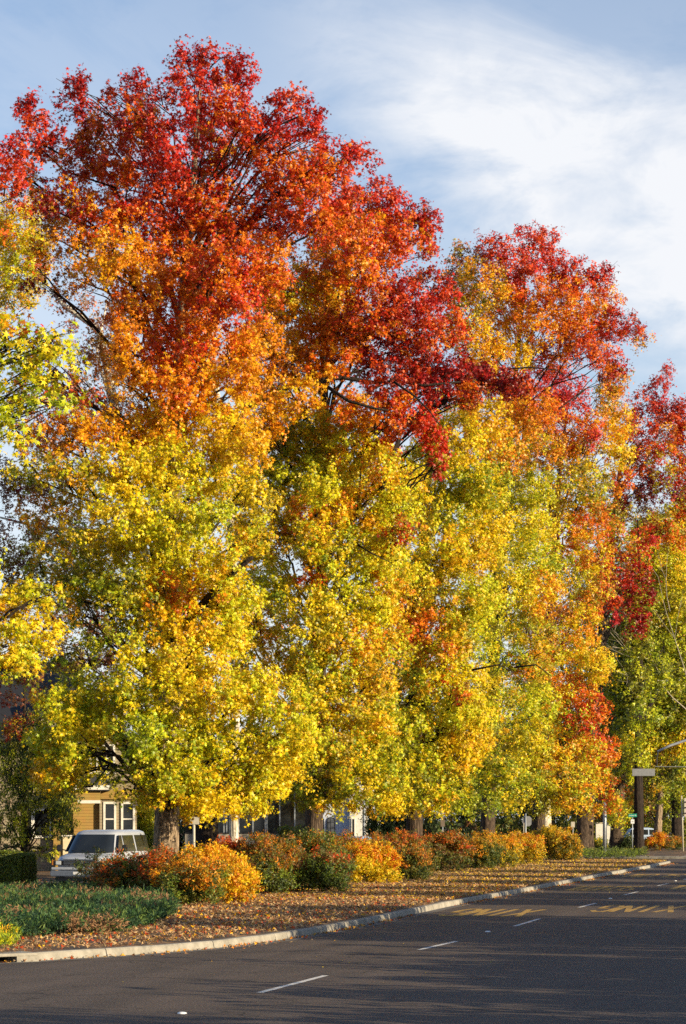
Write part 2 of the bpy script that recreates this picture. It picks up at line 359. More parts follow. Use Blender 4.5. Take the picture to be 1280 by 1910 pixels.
PAL = {'D': (.20, .009, .008), 'R': (.50, .020, .008), 'S': (.66, .085, .007), 'O': (.78, .25, .008), 'A': (.82, .42, .010),
       'Y': (.81, .585, .012), 'L': (.56, .57, .016), 'G': (.22, .29, .016), 'K': (.22, .09, .035), 'P': (.62, .05, .06),
       'E': (.05, .075, .02), 'F': (.10, .14, .03), 'B': (.30, .165, .08), 'T': (.50, .33, .16), 'V': (.24, .22, .02)}
def rand_dir(n): return unit(rng.normal(size=(n, 3)))
CAN = {}
def lobe_leaves(lobes, leaf_r, lai, per=42, clump_f=.30, droop=.5, out_n=.55):
    """lobes: list of (centre, radii(3), code, density factor)"""
    Ps, Ns, Ts, Ss, Cs = [], [], [], [], []
    area1 = 1.15*leaf_r**2
    for c, r, code, dens in lobes:
        r = np.array(r, float); c = np.array(c, float)
        n = int(lai*dens*math.pi*r[0]*r[2]/area1)
        nc = max(3, n//per); n = nc*per
        d = rand_dir(nc); rad = (.25+.70*rng.random(nc)**.55)[:, None]*(1+.07*rng.normal(size=(nc, 1)))
        cc = c+d*rad*r
        cr = np.maximum(clump_f*min(r[0], r[2]), 2.7*leaf_r)*(.6+.9*rng.random(nc))
        off = rand_dir(nc*per).reshape(nc, per, 3)*rng.random((nc, per, 1))**.5*(.55+.9*rng.random((nc, 1, 3)))
        # sprays elongated outwards and down
        off += d[:, None, :]*(rng.random((nc, per, 1))-.3)*.9; off[:, :, 2] -= droop*rng.random((nc, per))
        p = (cc[:, None, :]+off*cr[:, None, None]).reshape(-1, 3)
        dd = np.repeat(d, per, 0)
        nr = rng.normal(size=(n, 3))*.62+dd*out_n+np.array([.12, -.25, .25])
        tp = rng.normal(size=(n, 3))*.55+np.array([0, 0, -1.0])+dd*.3
        pal = np.array([PAL[x] for x in code])
        ci = rng.integers(0, len(code), nc); base = pal[ci]
        base = base*.75+.25*pal[rng.integers(0, len(code), nc)]
        col = np.repeat(base, per, 0)
        sw = rng.random(n) < .22; col[sw] = pal[rng.integers(0, len(code), sw.sum())]
        col = col*(.70+.55*rng.random((n, 1)))*(1+.07*rng.normal(size=(n, 3)))
        Ps.append(p); Ns.append(nr); Ts.append(tp); Ss.append(leaf_r*(.5+.75*rng.random(n))); Cs.append(np.clip(col*.95, .004, .9))
    return [np.concatenate(a) for a in (Ps, Ns, Ts, Ss, Cs)]
def parse(s, Y, axis_x, half, depth, back=.6, dscale=1.0, px_mix=.75):
    """branch masses measured on the photo, set at real distance: 'x,y,rx,ry,CODE[,density[,depth]]'"""
    L = []
    for it in s.split():
        a = it.split(','); x, y, rx, ry = map(float, a[:4]); code = a[4]; dens = float(a[5]) if len(a) > 5 and a[5] else 1.0
        if y > 860 and px_mix and random.random() < px_mix: code = code.replace('O', random.choice('LVY'), 1)
        if y > 860 and px_mix and random.random() < .45: code = code.replace('A', random.choice('YYL'), 1)
        if y > 820 and px_mix and random.random() < .45: code = code+'L'
        if y > 1180 and px_mix and random.random() < .5: code = code+random.choice(('L', 'LG', 'L', 'Y'))
        if y < 640 and random.random() < .5: code = code+random.choice('SSOOAR' if y > 330 else 'RRSRD')
        f = max(-1, min(1, (x-axis_x)/half)); dm = depth*math.sqrt(max(.06, 1-f*f))
        dy = float(a[6]) if len(a) > 6 else -dm*(.35+.6*random.random())
        YY = Y+dy; k = YY/F
        e_ = .98 if y < 360 else 1.08
        L.append((P(x, y, YY), (rx*k*e_, (rx+ry)*.55*k*dscale, ry*k*e_), code, dens*1.0))
        if back and random.random() < .8:
            YY = Y+dm*(.3+.5*random.random()); k2 = Y/F; c = P(x, y, Y); c.y = YY; c.x += random.uniform(-.5, .5)
            L.append((c, (rx*k2*1.0, (rx+ry)*.6*k2, ry*k2*1.0), code, dens*back))
    return L
def tree(name, base, height, trunk_r, lobes, leaf_r, lai, label, cat='tree', group=None, bark=None, tmpl=STAR5, lean=(0, 0), per=34,
         clump_f=.24, limb_r=.10, mat=None, twigs=.55, droop=.35, top_frac=.96, extra=None, flare=1.35):
    root = empty(name, base, 0, label=label, cat=cat, group=group)
    bark = bark or M_BARK; base = Vector(base)
    m = MB(); pts = []; rads = []; nseg = 16
    def axis(t):   # t = height fraction
        z = t*height
        return Vector((lean[0]*t**1.4+.10*math.sin(t*7+base.x)*t*height*.06, lean[1]*t**1.4+.08*math.sin(t*5+base.y)*t*height*.06, z))
    for i in range(nseg+1):
        t = (i/nseg)**1.5*top_frac
        pts.append(axis(t)); rr = trunk_r*(1-t)**.85+.025
        if i == 0: rr = trunk_r*flare
        elif i == 1: rr = trunk_r*(1+.35*(flare-1))
        rads.append(rr)
    ph = random.random()*6
    m.tube(pts, rads, 28, squash=lambda i, k: 1+.045*math.sin(k*2*math.pi/28*9+ph+i*.35)+.05*math.sin(k*2*math.pi/28*3+i*.5+ph)+(.10*math.sin(k*2*math.pi/28*5+ph) if i < 2 else 0))
    m.build('trunk', bark, root, smooth=True)
    b = MB()
    for c, r, code, dens in lobes:
        if random.random() > twigs: continue
        c = Vector(c)-base; ax = axis(max(.12, min(.93, c.z/height))); hd = (Vector((c.x, c.y, 0))-Vector((ax.x, ax.y, 0))).length
        if hd > max(6.5, height*.26): continue
        z0 = max(height*.10, c.z-hd*.75-.5); t0 = min(.92, z0/height); s = axis(t0)
        j = Vector((random.uniform(-.3, .3), random.uniform(-.3, .3), random.uniform(0, .5)))
        mid = s.lerp(c, .5)+j+Vector((0, 0, hd*.10)); tr = max(.03, min(trunk_r*(1-t0)*.55, limb_r*(.35+hd*.10)))
        w1 = Vector((random.uniform(-.35, .35), random.uniform(-.35, .35), random.uniform(-.25, .45)))*min(1, hd*.3)
        q = [s, s.lerp(mid, .5)+Vector((0, 0, .12*hd))*.6-w1*.5, mid+w1, mid.lerp(c, .5)-w1*.6+Vector((0, 0, .1)), c-Vector((0, 0, r[2]*.3))]
        b.tube(q, [tr, tr*.8, tr*.6, tr*.42, tr*.18], 7, cap=False)
        for _ in range(4):
            e = c+Vector(((random.random()-.5)*2*r[0], (random.random()-.5)*2*r[1], (random.random()-.4)*2*r[2]))*.95
            st = q[2].lerp(c, random.random()); mm = st.lerp(e, .5)+Vector((0, 0, .12))
            b.tube([st, mm, e], [tr*.35+.008, tr*.22+.006, .006], 5, cap=False)
    if extra:
        for pp, r0, r1 in extra:
            pl = [Vector(p)-base for p in pp]; k = len(pl)
            b.tube(pl, [r0+(r1-r0)*i/(k-1) for i in range(k)], 10)
    if b.v: b.build('limbs', bark if bark not in (M_BARK, M_BARK_SHADE) else M_BARKD, root, smooth=True)  # furrowed-bark trees get near-black limbs, coloured as silhouettes
    if lobes:
        pos, nr, tp, sz, col = lobe_leaves(lobes, leaf_r, lai, per=per, clump_f=clump_f, droop=droop)
        leaves('crown', pos-np.array(base), nr, tp, sz, col, tmpl, mat or M_LEAF, root)
    return root

exec_parts = []
# ------------------------------------------------------------------ ground, roads, kerb
kpx = [(-260, 1803), (-120, 1800), (0, 1796.5), (52, 1794), (100, 1791), (200, 1785), (300, 1778), (400, 1769.5), (500, 1757.5), (600, 1741.5), (700, 1722), (745, 1712),
       (835, 1692), (905, 1679), (980, 1665), (1050, 1651), (1130, 1635), (1200, 1622), (1252, 1611)]
kerb = [G(x, y) for x, y in kpx]
kerb = [kerb[0]+Vector((-60, -3, 0))]+kerb
end = kerb[-1]
corner = [end+D*1.6-NR*.15, end+D*3.2-NR*.9, end+D*4.4-NR*2.2, end+D*5.0-NR*4.0, end+D*5.1-NR*9, end+D*5.1-NR*60]
line = kerb+corner
def left_of(p, q, r=None):
    t = (q-p).normalized(); return Vector((-t.y, t.x, 0))
nrm = []
for i in range(len(line)):
    a = line[max(0, i-1)]; b = line[min(len(line)-1, i+1)]; nrm.append(left_of(a, b))
# terrain to the horizon
m = MB(); S = 3000; m.add([(-S, -S, -.03), (S, -S, -.03), (S, S, -.03), (-S, S, -.03)], [(0, 1, 2, 3)])
tag(m.build('ground', M_TERR), kind='structure')
# carriageway
def quad(name, pts, z, mat): 
    m = MB(); m.add([Vector((p[0], p[1], z)) for p in pts], [tuple(range(len(pts)))]); return m.build(name, mat)
tag(quad('road', [R(-45, -90), R(12.2, -90), R(12.2, 700), R(-1.0, 700), R(-1.0, 116), R(-110, 116), R(-110, 88), R(-45, 40)], 0, M_ROAD), kind='structure')
# planted strip: sheet behind the kerb, gently uneven
m = MB(); rows = []
for i, p in enumerate(line):
    n = nrm[i]; rows.append([p+n*.17])
vs = []
pl = [p+n*.168 for p, n in zip(line, nrm)]
# subdivide the polyline and reach far to the left
fine = []
for i in range(len(kerb)-1):
    a, b = pl[i], pl[i+1]; k = max(1, int((b-a).length/2.0))
    for j in range(k): fine.append(a.lerp(b, j/k))
fine.append(pl[len(kerb)-1])
offs = [0, .5, 1, 1.6, 2.3, 3, 4, 5, 6, 7.5, 9, 11, 14, 20, 40, 90]
def strip_z(off, a):
    return ZS+.010+min(1, off/1.2)*max(0, min(1, (12-off)/3))*(.010*math.sin(a*.35+off*.7)+.007*math.sin(a*.9-off*1.3)+.012)
base = len(m.v); K = len(offs)
for i, p in enumerate(fine):
    for o in offs:
        q = p+(-NR*o if i > 12 else Vector((-.6, .8, 0)).normalized()*o); m.v.append((q.x, q.y, strip_z(o, i*2.0) if o else ZS-.004))
for i in range(len(fine)-1):
    for k in range(K-1):
        a = i*K+k; m.f.append((a, a+K, a+K+1, a+1))
tag(m.build('planting_strip', M_SOIL, smooth=True), kind='structure')
ce = [p+n*.168 for p, n in zip(line[len(kerb)-1:], nrm[len(kerb)-1:])]
tag(quad('corner_verge', [ce[0]+Vector((0, 0, 0))]+ce[1:]+[R(-66, (end-ORG).dot(D))], ZS-.006, M_SOIL), kind='structure')
# far side of the side street
e0 = (end-ORG).dot(D)
tag(quad('far_verge', [R(-1.5, e0+17.5), R(-1.5, 700), R(-400, 700), R(-400, e0+17.5)], .13, M_SOIL), kind='structure')
tag(quad('far_pavement', [R(-.4, e0+17.5), R(-.4, 700), R(-1.5, 700), R(-1.5, e0+17.5)], .135, M_CONC), kind='structure')
tag(quad('side_street_pavement', [R(-1.6, e0+17.6), R(-1.6, e0+19.6), R(-90, e0+19.6), R(-90, e0+17.6)], .14, M_CONC), kind='structure')
m = MB(); m.box((0, 0, 0), (1, 1, 1)); m.v = []; m.f = []
def rbox(mb, o0, o1, a0, a1, z0, z1):
    vs = [R(o, a, z) for z in (z0, z1) for a in (a0, a1) for o in (o0, o1)]
    mb.add(vs, [(0, 2, 3, 1), (4, 5, 7, 6), (0, 1, 5, 4), (2, 6, 7, 3), (0, 4, 6, 2), (1, 3, 7, 5)])
rbox(m, -90, -.22, e0+17.32, e0+17.5, -.02, .15); rbox(m, -.4, -.22, e0+17.5, e0+500, -.02, .15)
tag(m.build('far_kerb', M_CONC), kind='structure')
# kerb in cast lengths with open joints
def kerb_sweep(path, norms, mb):
    prof = [(0.0, -.02), (.0, .03), (.022, .125), (.045, .150), (.165, .152), (.17, .10), (.17, -.02)]
    b = len(mb.v); n = len(prof)
    for p, q in zip(path, norms):
        for o, z in prof: mb.v.append(tuple(p+q*o+Vector((0, 0, z))))
    for i in range(len(path)-1):
        for k in range(n-1):
            a = b+i*n+k; mb.f.append((a, a+1, a+n+1, a+n))
    mb.f.append(tuple(b+k for k in range(n))); mb.f.append(tuple(b+(len(path)-1)*n+k for k in range(n))[::-1])
def resample(pts, norms, step):
    out = []; on = []
    for i in range(len(pts)-1):
        L = (pts[i+1]-pts[i]).length; k = max(1, int(L/step))
        for j in range(k): out.append(pts[i].lerp(pts[i+1], j/k)); on.append(norms[i].lerp(norms[i+1], j/k).normalized())
    out.append(pts[-1]); on.append(norms[-1]); return out, on
fp, fn = resample(line, nrm, .5)
# inlet opening lies between these photo columns
inlet_a, inlet_b = G(-75, 1799), G(34, 1795.3)
m = MB(); seg = []; sn = []; acc = 0; nextj = 3.05; inside = []
for i, p in enumerate(fp):
    near = (inlet_a.x < p.x < inlet_b.x) and p.y < 50
    if near:
        if len(seg) > 1: kerb_sweep(seg, sn, m)
        seg, sn = [], []; continue
    if seg: acc += (p-seg[-1]).length
    seg.append(p+Vector((random.uniform(-.004, .004),)*3)); sn.append(fn[i])
    if acc > nextj and len(seg) > 2:
        last = seg[-1]; d = (seg[-1]-seg[-2]).normalized(); seg[-1] = last-d*.022
        kerb_sweep(seg, sn, m); seg = [last]; sn = [fn[i]]; acc = 0; nextj = random.choice((3.05, 3.05, 6.1))
kerb_sweep(seg, sn, m)
tag(m.build('kerb', M_CONC), kind='structure')
# storm drain inlet
t = (inlet_b-inlet_a).normalized(); nn = Vector((-t.y, t.x, 0)); L = (inlet_b-inlet_a).length+.5
r0 = empty('storm_drain', inlet_a-t*.1, math.atan2(t.y, t.x), label='storm drain inlet with dark slot in the kerb at lower left', cat='storm drain')
MB().box((0, .0, .105), (L, .75, .158)).build('lintel', M_CONC, r0, bevel=.008)
MB().box((0, .02, -.02), (.10, .55, .104)).build('side_wall', M_CONC, r0)
MB().box((L-.42, .01, -.02), (L, .55, .104)).build('side_wall', M_CONC, r0)
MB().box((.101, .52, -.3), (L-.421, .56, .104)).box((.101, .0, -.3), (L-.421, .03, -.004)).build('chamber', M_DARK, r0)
# gutter pan sheet
m = MB(); b = 0
for p, q in zip(fp, fn):
    m.v.append(tuple(p-q*.30+Vector((0, 0, .004)))); m.v.append(tuple(p+q*.004+Vector((0, 0, .006))))
for i in range(len(fp)-1): m.f.append((2*i, 2*i+2, 2*i+3, 2*i+1))
tag(m.build('gutter', simple('gutter_concrete', (.12, .11, .1), .85, var=.3, scale=3)), kind='structure')
# driveway under the van
tag(quad('frontage_lane', [R(-19.5, -30), R(-12.8, -30), R(-12.8, 92), R(-19.5, 92)], ZS+.014, M_DRIVE), kind='structure')

# lane dashes: same line as in the photo
lane = [((485, 1852), (608, 1820)), ((782, 1772), (852, 1756)), ((960, 1728), (1007, 1714)), ((1080, 1693), (1112, 1685)), ((1165, 1669.5), (1190, 1663.5)),
        ((1227, 1652.5), (1247, 1648)), ((1276, 1641), (1292, 1637))]
for a, b in lane:
    A, B = G(*a), G(*b); t = (B-A).normalized(); n = Vector((-t.y, t.x, 0))*.055
    # ragged painted edges
    k = 14; up = []; dn = []
    for i in range(k+1):
        c = A.lerp(B, i/k); up.append(c+n*(1+random.uniform(-.14, .1))); dn.append(c-n*(1+random.uniform(-.14, .1)))
    m = MB(); m.add([Vector((p.x, p.y, .004)) for p in up+dn], [(i, i+1, k+2+i, k+1+i) for i in range(k)])
    tag(m.build('lane_dash', M_WHITE), kind='structure', group='white dashes of the lane line')
# lettering, read by drivers coming towards the camera
GL = {  # strokes on a 0-1 grid (x right, y up)
 'X': [((0, 0), (1, 1)), ((0, 1), (1, 0))], 'I': [((.5, 0), (.5, 1))], 'N': [((0, 0), (0, 1)), ((0, 1), (1, 0)), ((1, 0), (1, 1))],
 'G': [((1, .85), (.7, 1)), ((.7, 1), (.2, 1)), ((.2, 1), (0, .8)), ((0, .8), (0, .2)), ((0, .2), (.25, 0)), ((.25, 0), (.8, 0)), ((.8, 0), (1, .2)), ((1, .2), (1, .5)), ((1, .5), (.55, .5))],
 'S': [((1, .85), (.75, 1)), ((.75, 1), (.2, 1)), ((.2, 1), (0, .8)), ((0, .8), (.1, .58)), ((.1, .58), (.9, .42)), ((.9, .42), (1, .2)), ((1, .2), (.75, 0)), ((.75, 0), (.2, 0)), ((.2, 0), (0, .15))],
 'C': [((1, .8), (.75, 1)), ((.75, 1), (.2, 1)), ((.2, 1), (0, .8)), ((0, .8), (0, .2)), ((0, .2), (.2, 0)), ((.2, 0), (.75, 0)), ((.75, 0), (1, .2))],
 'H': [((0, 0), (0, 1)), ((1, 0), (1, 1)), ((0, .5), (1, .5))],
 'O': [((.2, 0), (.8, 0)), ((.8, 0), (1, .2)), ((1, .2), (1, .8)), ((1, .8), (.8, 1)), ((.8, 1), (.2, 1)), ((.2, 1), (0, .8)), ((0, .8), (0, .2)), ((0, .2), (.2, 0))],
 'L': [((0, 1), (0, 0)), ((0, 0), (1, 0))], 'W': [((0, 1), (.25, 0)), ((.25, 0), (.5, .8)), ((.5, .8), (.75, 0)), ((.75, 0), (1, 1))]}
def road_word(word, off0, off1, a0, a1):
    """offsets across the road from the left as we see it; letters stand on their heads for us"""
    n = len(word); wd = (off1-off0)/(n+(n-1)*.35)
    m = MB(); z = .0042
    for i, ch in enumerate(word):
        x0 = off1-i*wd*1.35                       # first letter lies at our right
        for j, (p, q) in enumerate(GL[ch]):
            def mp(c): return R(x0-c[0]*wd, a1-(c[1])*(a1-a0), z+.00025*j)
            A, B = mp(p), mp(q); t = B-A
            # stroke width: .13 across the road, .34 along it
            tt = (t.dot(NR)/.12, t.dot(D)/.30); ll = math.hypot(*tt); px, py = -tt[1]/ll*.078, tt[0]/ll*.23
            n2 = NR*px+D*py; ex = (NR*(tt[0]/ll*.05)+D*(tt[1]/ll*.12))
            m.add([A-ex+n2, B+ex+n2, B+ex-n2, A-ex-n2], [(0, 1, 2, 3)])
    return tag(m.build('painted_word', M_YEL), kind='structure', group='yellow school crossing lettering')
def offal(x, y):
    p = G(x, y)-ORG; return p.dot(NR), p.dot(D)
o1 = offal(848, 1705)[0]; o2 = offal(1000, 1704)[0]
aA, aB = offal(900, 1709)[1], offal(930, 1696.5)[1]
road_word('XING', .62, 2.75, aA, aB)
road_word('XING', 4.15, 6.35, offal(1160, 1701)[1], offal(1215, 1689.5)[1])
road_word('SCHOOL', .5, 3.0, offal(1100, 1661)[1], offal(1100, 1653.2)[1])
road_word('SCHOOL', 4.0, 6.5, offal(1260, 1659)[1], offal(1270, 1651.5)[1])
road_word('SLOW', .55, 2.9, offal(1200, 1636.5)[1], offal(1200, 1630.8)[1])
road_word('SLOW', 4.0, 6.4, offal(1200, 1636.0)[1], offal(1200, 1630.3)[1])
# ceramic road studs
for i, (x, y, lb) in enumerate([(340, 1891, 'white ceramic road stud nearest to the camera at the bottom edge'), (910, 1738.5, 'white ceramic road stud between the second and third lane dash'),
               (1139, 1676.5, 'white ceramic road stud between the fourth and fifth lane dash'), (1260, 1643.5, 'white ceramic road stud farthest up the road at the right edge')]):
    p = G(x, y); m = MB(); n = 14; prof = [(.062, 0), (.06, .012), (.045, .02), (.02, .024)]
    for r, z in prof:
        for k in range(n): m.v.append((r*math.cos(6.2832*k/n), r*math.sin(6.2832*k/n), z))
    for j in range(3):
        for k in range(n): m.f.append((j*n+k, j*n+(k+1) % n, (j+1)*n+(k+1) % n, (j+1)*n+k))
    m.f.append(tuple(3*n+k for k in range(n)))
    o = m.build('road_stud', M_SWHITE, smooth=True); o.location = (p.x, p.y, .001); tag(o, lb, 'road stud', 'white road studs along the lane line')

# ------------------------------------------------------------------ fallen leaves
def on_strip(n, a0, a1, o0, o1, bias=1.0):
    out = []
    a = a0+(a1-a0)*rng.random(n)**bias; o = o0+(o1-o0)*rng.random(n)
    return a, o
def scatter(name, n, a0, a1, o0, o1, size, codes, z, bias=1.0, flat=.35, thin=None):
    a = a0+(a1-a0)*rng.random(n)**bias; o = -(o0+(o1-o0)*rng.random(n))
    # patchy drifts
    keep = (np.sin(a*.9+o*1.7)+np.sin(a*2.3-o*2.1+1)+np.sin(a*.37+2)) > (-1.1 if thin is None else thin)-rng.random(n)*1.6
    a, o = a[keep], o[keep]; n = len(a)
    kx = np.array([p.x for p in fp]); ky = np.array([p.y for p in fp])
    pos = np.array([ORG.x, ORG.y, 0])+o[:, None]*np.array(NR)+a[:, None]*np.array(D); pos[:, 2] = z+rng.random(n)*.035
    nr = rng.normal(size=(n, 3))*flat+np.array([0, 0, 1.0]); tp = rng.normal(size=(n, 3)); tp[:, 2] *= .2
    pal = np.array([PAL[c] for c in codes]); col = pal[rng.integers(0, len(codes), n)]*(.6+.7*rng.random((n, 1)))
    return pos, nr, tp, size*(.6+.8*rng.random(n)), np.clip(col, .01, .9)
def join(*sets): return [np.concatenate([s[i] for s in sets]) for i in range(5)]
# on the strip; kerb bulges left of along=0, so drop leaves that would lie in the road
def keep_inside(s, lo=.30):
    pos = s[0]; K = np.array([[p.x, p.y] for p in fp[:len(fp)]])
    Nn = np.array([[q.x, q.y] for q in fn]); out = np.zeros(len(pos), bool)
    for i0 in range(0, len(pos), 4000):
        q = pos[i0:i0+4000, :2]; d = ((q[:, None, :]-K[None])**2).sum(2); j = d.argmin(1)
        sd = ((q-K[j])*Nn[j]).sum(1); out[i0:i0+4000] = sd > lo
    return [x[out] for x in s]
s1 = scatter('l', 42000, -18, 30, .15, 9, .055, 'BBTKBTTBTSAT', ZS+.034, flat=.5, thin=-2.2)
s2 = scatter('l', 60000, 12, 100, .15, 10, .065, 'BBTKTTABTATY', ZS+.034, flat=.45, thin=-1.8)
s4 = scatter('l', 9000, -22, 70, 9, 20, .075, 'BBKKBTKB', ZS+.034, flat=.4)
S_ = keep_inside(join(s1, s2, s4), .19)
tag(leaves('fallen_leaves', *S_, STAR3, M_DRY), 'brown and tan fallen leaves strewn over the planting strip', 'fallen leaves', kind='stuff')
# gutter drift
n = 5200; idx = rng.integers(0, len(fp)-12, n); K3 = np.array([[p.x, p.y, 0] for p in fp]); N3 = np.array([[q.x, q.y, 0] for q in fn])
dd = rng.exponential(.11, n)+.03; wv = (np.sin(idx*.21)+np.sin(idx*.057+1)) > -.6-rng.random(n)*.7
pos = K3[idx]+rng.normal(size=(n, 3))*np.array([.25, .25, 0])*.6; pos = K3[idx]-N3[idx]*dd[:, None]+(K3[np.minimum(idx+1, len(K3)-1)]-K3[idx])*rng.random((n, 1))
pos[:, 2] = .012+rng.random(n)*.045*np.exp(-dd*5); pos = pos[wv]; n = len(pos)
col = np.array([PAL[c] for c in 'BTKSAOTB'])[rng.integers(0, 8, n)]*(.6+.6*rng.random((n, 1)))
nr = rng.normal(size=(n, 3))*.6+np.array([0, 0, 1]); tp = rng.normal(size=(n, 3))
extra = 420; pe = np.array([ORG])+np.outer(rng.uniform(-22, 60, extra), np.array(D))+np.outer(rng.uniform(0.1, 7, extra)**1.0, np.array(NR)); pe[:, 2] = .012
# sparse leaf bits on the carriageway
sz = np.concatenate([.05*(.6+.7*rng.random(n)), .028*(.4+.9*rng.random(extra))])
tag(leaves('gutter_leaves', np.concatenate([pos, pe]), np.concatenate([nr, rng.normal(size=(extra, 3))*.25+[0, 0, 1]]), np.concatenate([tp, rng.normal(size=(extra, 3))]), sz,
           np.concatenate([col, np.array([PAL[c] for c in 'TABY'])[rng.integers(0, 4, extra)]*.8]), STAR3, M_DRY), 'dry leaves drifted along the gutter and onto the road', 'fallen leaves', kind='stuff')

# ------------------------------------------------------------------ the sweetgum row
T = {}
def row_base(px, Y): return Vector(((px-640)/F*Y, Y, ZS))
T1 = """120,1130,40,40,VGA,.7 110,1220,40,36,VGK,.7 130,1060,40,36,AVG,.7 205,1445,20,12,GVG 235,1482,22,14,GVE 60,1060,30,26,VGA,.5 470,830,34,44,AYA 470,920,36,46,YAV 470,990,34,40,AYV 60,950,40,34,AOV,.5 120,1010,50,40,AVGY,.6 80,690,40,30,OKS,.5 180,655,36,30,OAK,.5 75,1370,26,24,YA 70,1440,22,22,AYO 95,1400,34,30,YLG 60,1300,18,10,YA 160,1330,50,36,LYLA 122,1440,34,34,YAL 266,1485,26,16,AYV 395,118,52,40,RRS 452,128,28,40,RRD 345,105,28,28,R 350,180,52,55,RRSR 432,200,44,50,SRRO 265,160,38,34,RRS 262,225,44,48,SRRO 145,163,46,24,RRD 205,175,20,20,RS 180,225,42,45,RSOD
 45,190,32,17,RR 75,225,30,22,RRS 60,255,44,22,RR 150,290,52,46,RDSO 225,300,52,52,RSSO 315,280,60,56,RSDR 400,280,56,56,RRSA 465,235,22,40,RS
 535,185,44,22,RRS 575,205,28,22,RR 505,235,45,30,RSR 578,242,38,22,RRS 610,292,45,26,SRO 660,285,30,26,RRS 500,300,66,50,SRSO 570,315,52,38,SOR 625,325,32,26,RSO
 55,335,40,24,RD 110,370,58,34,RDDS 195,390,66,52,OSOR 300,380,70,60,RSSD 400,385,70,60,SRRO 500,390,60,56,RSSD 580,385,55,48,SRO 640,380,38,32,SRO
 120,450,56,40,OAOK 215,470,66,52,OAOA 315,480,72,60,SOOR 415,490,70,58,SROO 500,480,50,50,SORO 80,520,40,22,OKDK,.5 150,515,40,30,OKAK,.7 250,560,60,50,OAOS 340,575,70,56,SORO 430,570,60,52,SSOR
 235,625,40,30,OOA 310,650,66,50,SOSR 390,650,62,54,OSOA 455,650,36,36,OA 250,690,44,30,OAA 330,720,70,52,OASO 405,735,60,52,AOAY 455,700,36,30,AO
 60,740,60,40,OKOS,.55 140,720,44,30,OSKD,.55 90,810,64,40,OAOK,.7 165,790,60,40,AOA,.8 240,790,66,50,AAYO 330,800,72,56,AYYO 415,810,52,50,AYY
 60,880,60,34,AOVG,.6 140,870,60,38,AAVG,.8 220,870,66,50,YAYY 310,880,72,56,YYAL 395,885,58,50,YYAL 150,940,54,36,AYAV,.8 225,950,66,52,YYAY 310,965,72,56,YLYL 385,965,48,46,LLYG
 200,1010,50,38,YAYV 265,1030,70,54,YYAL 345,1045,70,54,YAYL 420,1045,46,44,YAL 170,1080,60,42,VGAL 240,1100,60,44,VGYL 305,1105,62,42,OASY 385,1110,66,48,AYAO 440,1110,40,40,YA
 250,1160,50,34,GVYL 330,1180,72,46,AOYA 410,1180,60,46,YAYL 200,1190,60,30,VGKL,.5 345,1235,74,40,YAYL 265,1225,48,30,AYL
 160,1285,62,38,LYLG 110,1310,44,26,LYY 235,1290,64,48,LYLG 320,1300,70,52,LYYL 400,1290,66,52,YLYA 470,1290,56,52,LYYL 530,1310,52,50,YLLA
 110,1360,40,40,YLAG 185,1350,56,42,LYYL 265,1370,56,48,LGGL 340,1380,70,52,LYGL 420,1380,66,52,LYLG 500,1390,60,52,YLYY 550,1370,40,44,LY
 105,1430,36,30,YAL 135,1405,36,34,YLG 85,1465,16,12,AY,1 272,1430,34,34,GVLA 330,1450,62,40,LYYG 410,1460,62,42,YYLA 480,1460,56,40,YYLY 540,1440,44,38,YA
 345,1505,32,18,YYA 400,1500,50,22,YAY 465,1500,40,20,YYL 300,1480,36,18,AYG"""
P1 = parse(T1, 74, 300, 420, 4.6)
limb1 = [([P(312, 1200, 74), P(420, 1080, 71), P(470, 1040, 70)], .14, .06)]
tree('sweetgum_tree', row_base(307, 74), 25.6, .375, P1, .080, 6.2, 'tallest autumn tree with deep red top and yellow skirt beside the white van', 'tree', 'sweetgum trees in a row along the road', lean=(1.0, 0), extra=limb1)
T0 = """20,290,40,30,RSR 15,330,40,22,RS -60,300,60,60,RS -120,420,80,80,SO -150,560,90,80,OA -160,720,100,90,AO -150,900,100,90,AY -120,1050,90,70,YA
 40,1100,38,30,YLY 85,1110,28,22,YL 20,1150,44,34,YAY 70,1165,34,28,YY 15,1200,50,40,YAYL 70,1210,38,34,YYA 20,1245,30,20,YA -60,1150,60,60,YA -100,1250,90,70,YL -120,1350,100,60,YL -200,1420,90,50,L"""
tree('sweetgum_tree', row_base(-151, 56), 20, .3, parse(T0, 58, -150, 260, 2.6, .3), .080, 5.5, 'autumn tree whose yellow and red branch ends reach in from the left edge', 'tree', 'sweetgum trees in a row along the road')
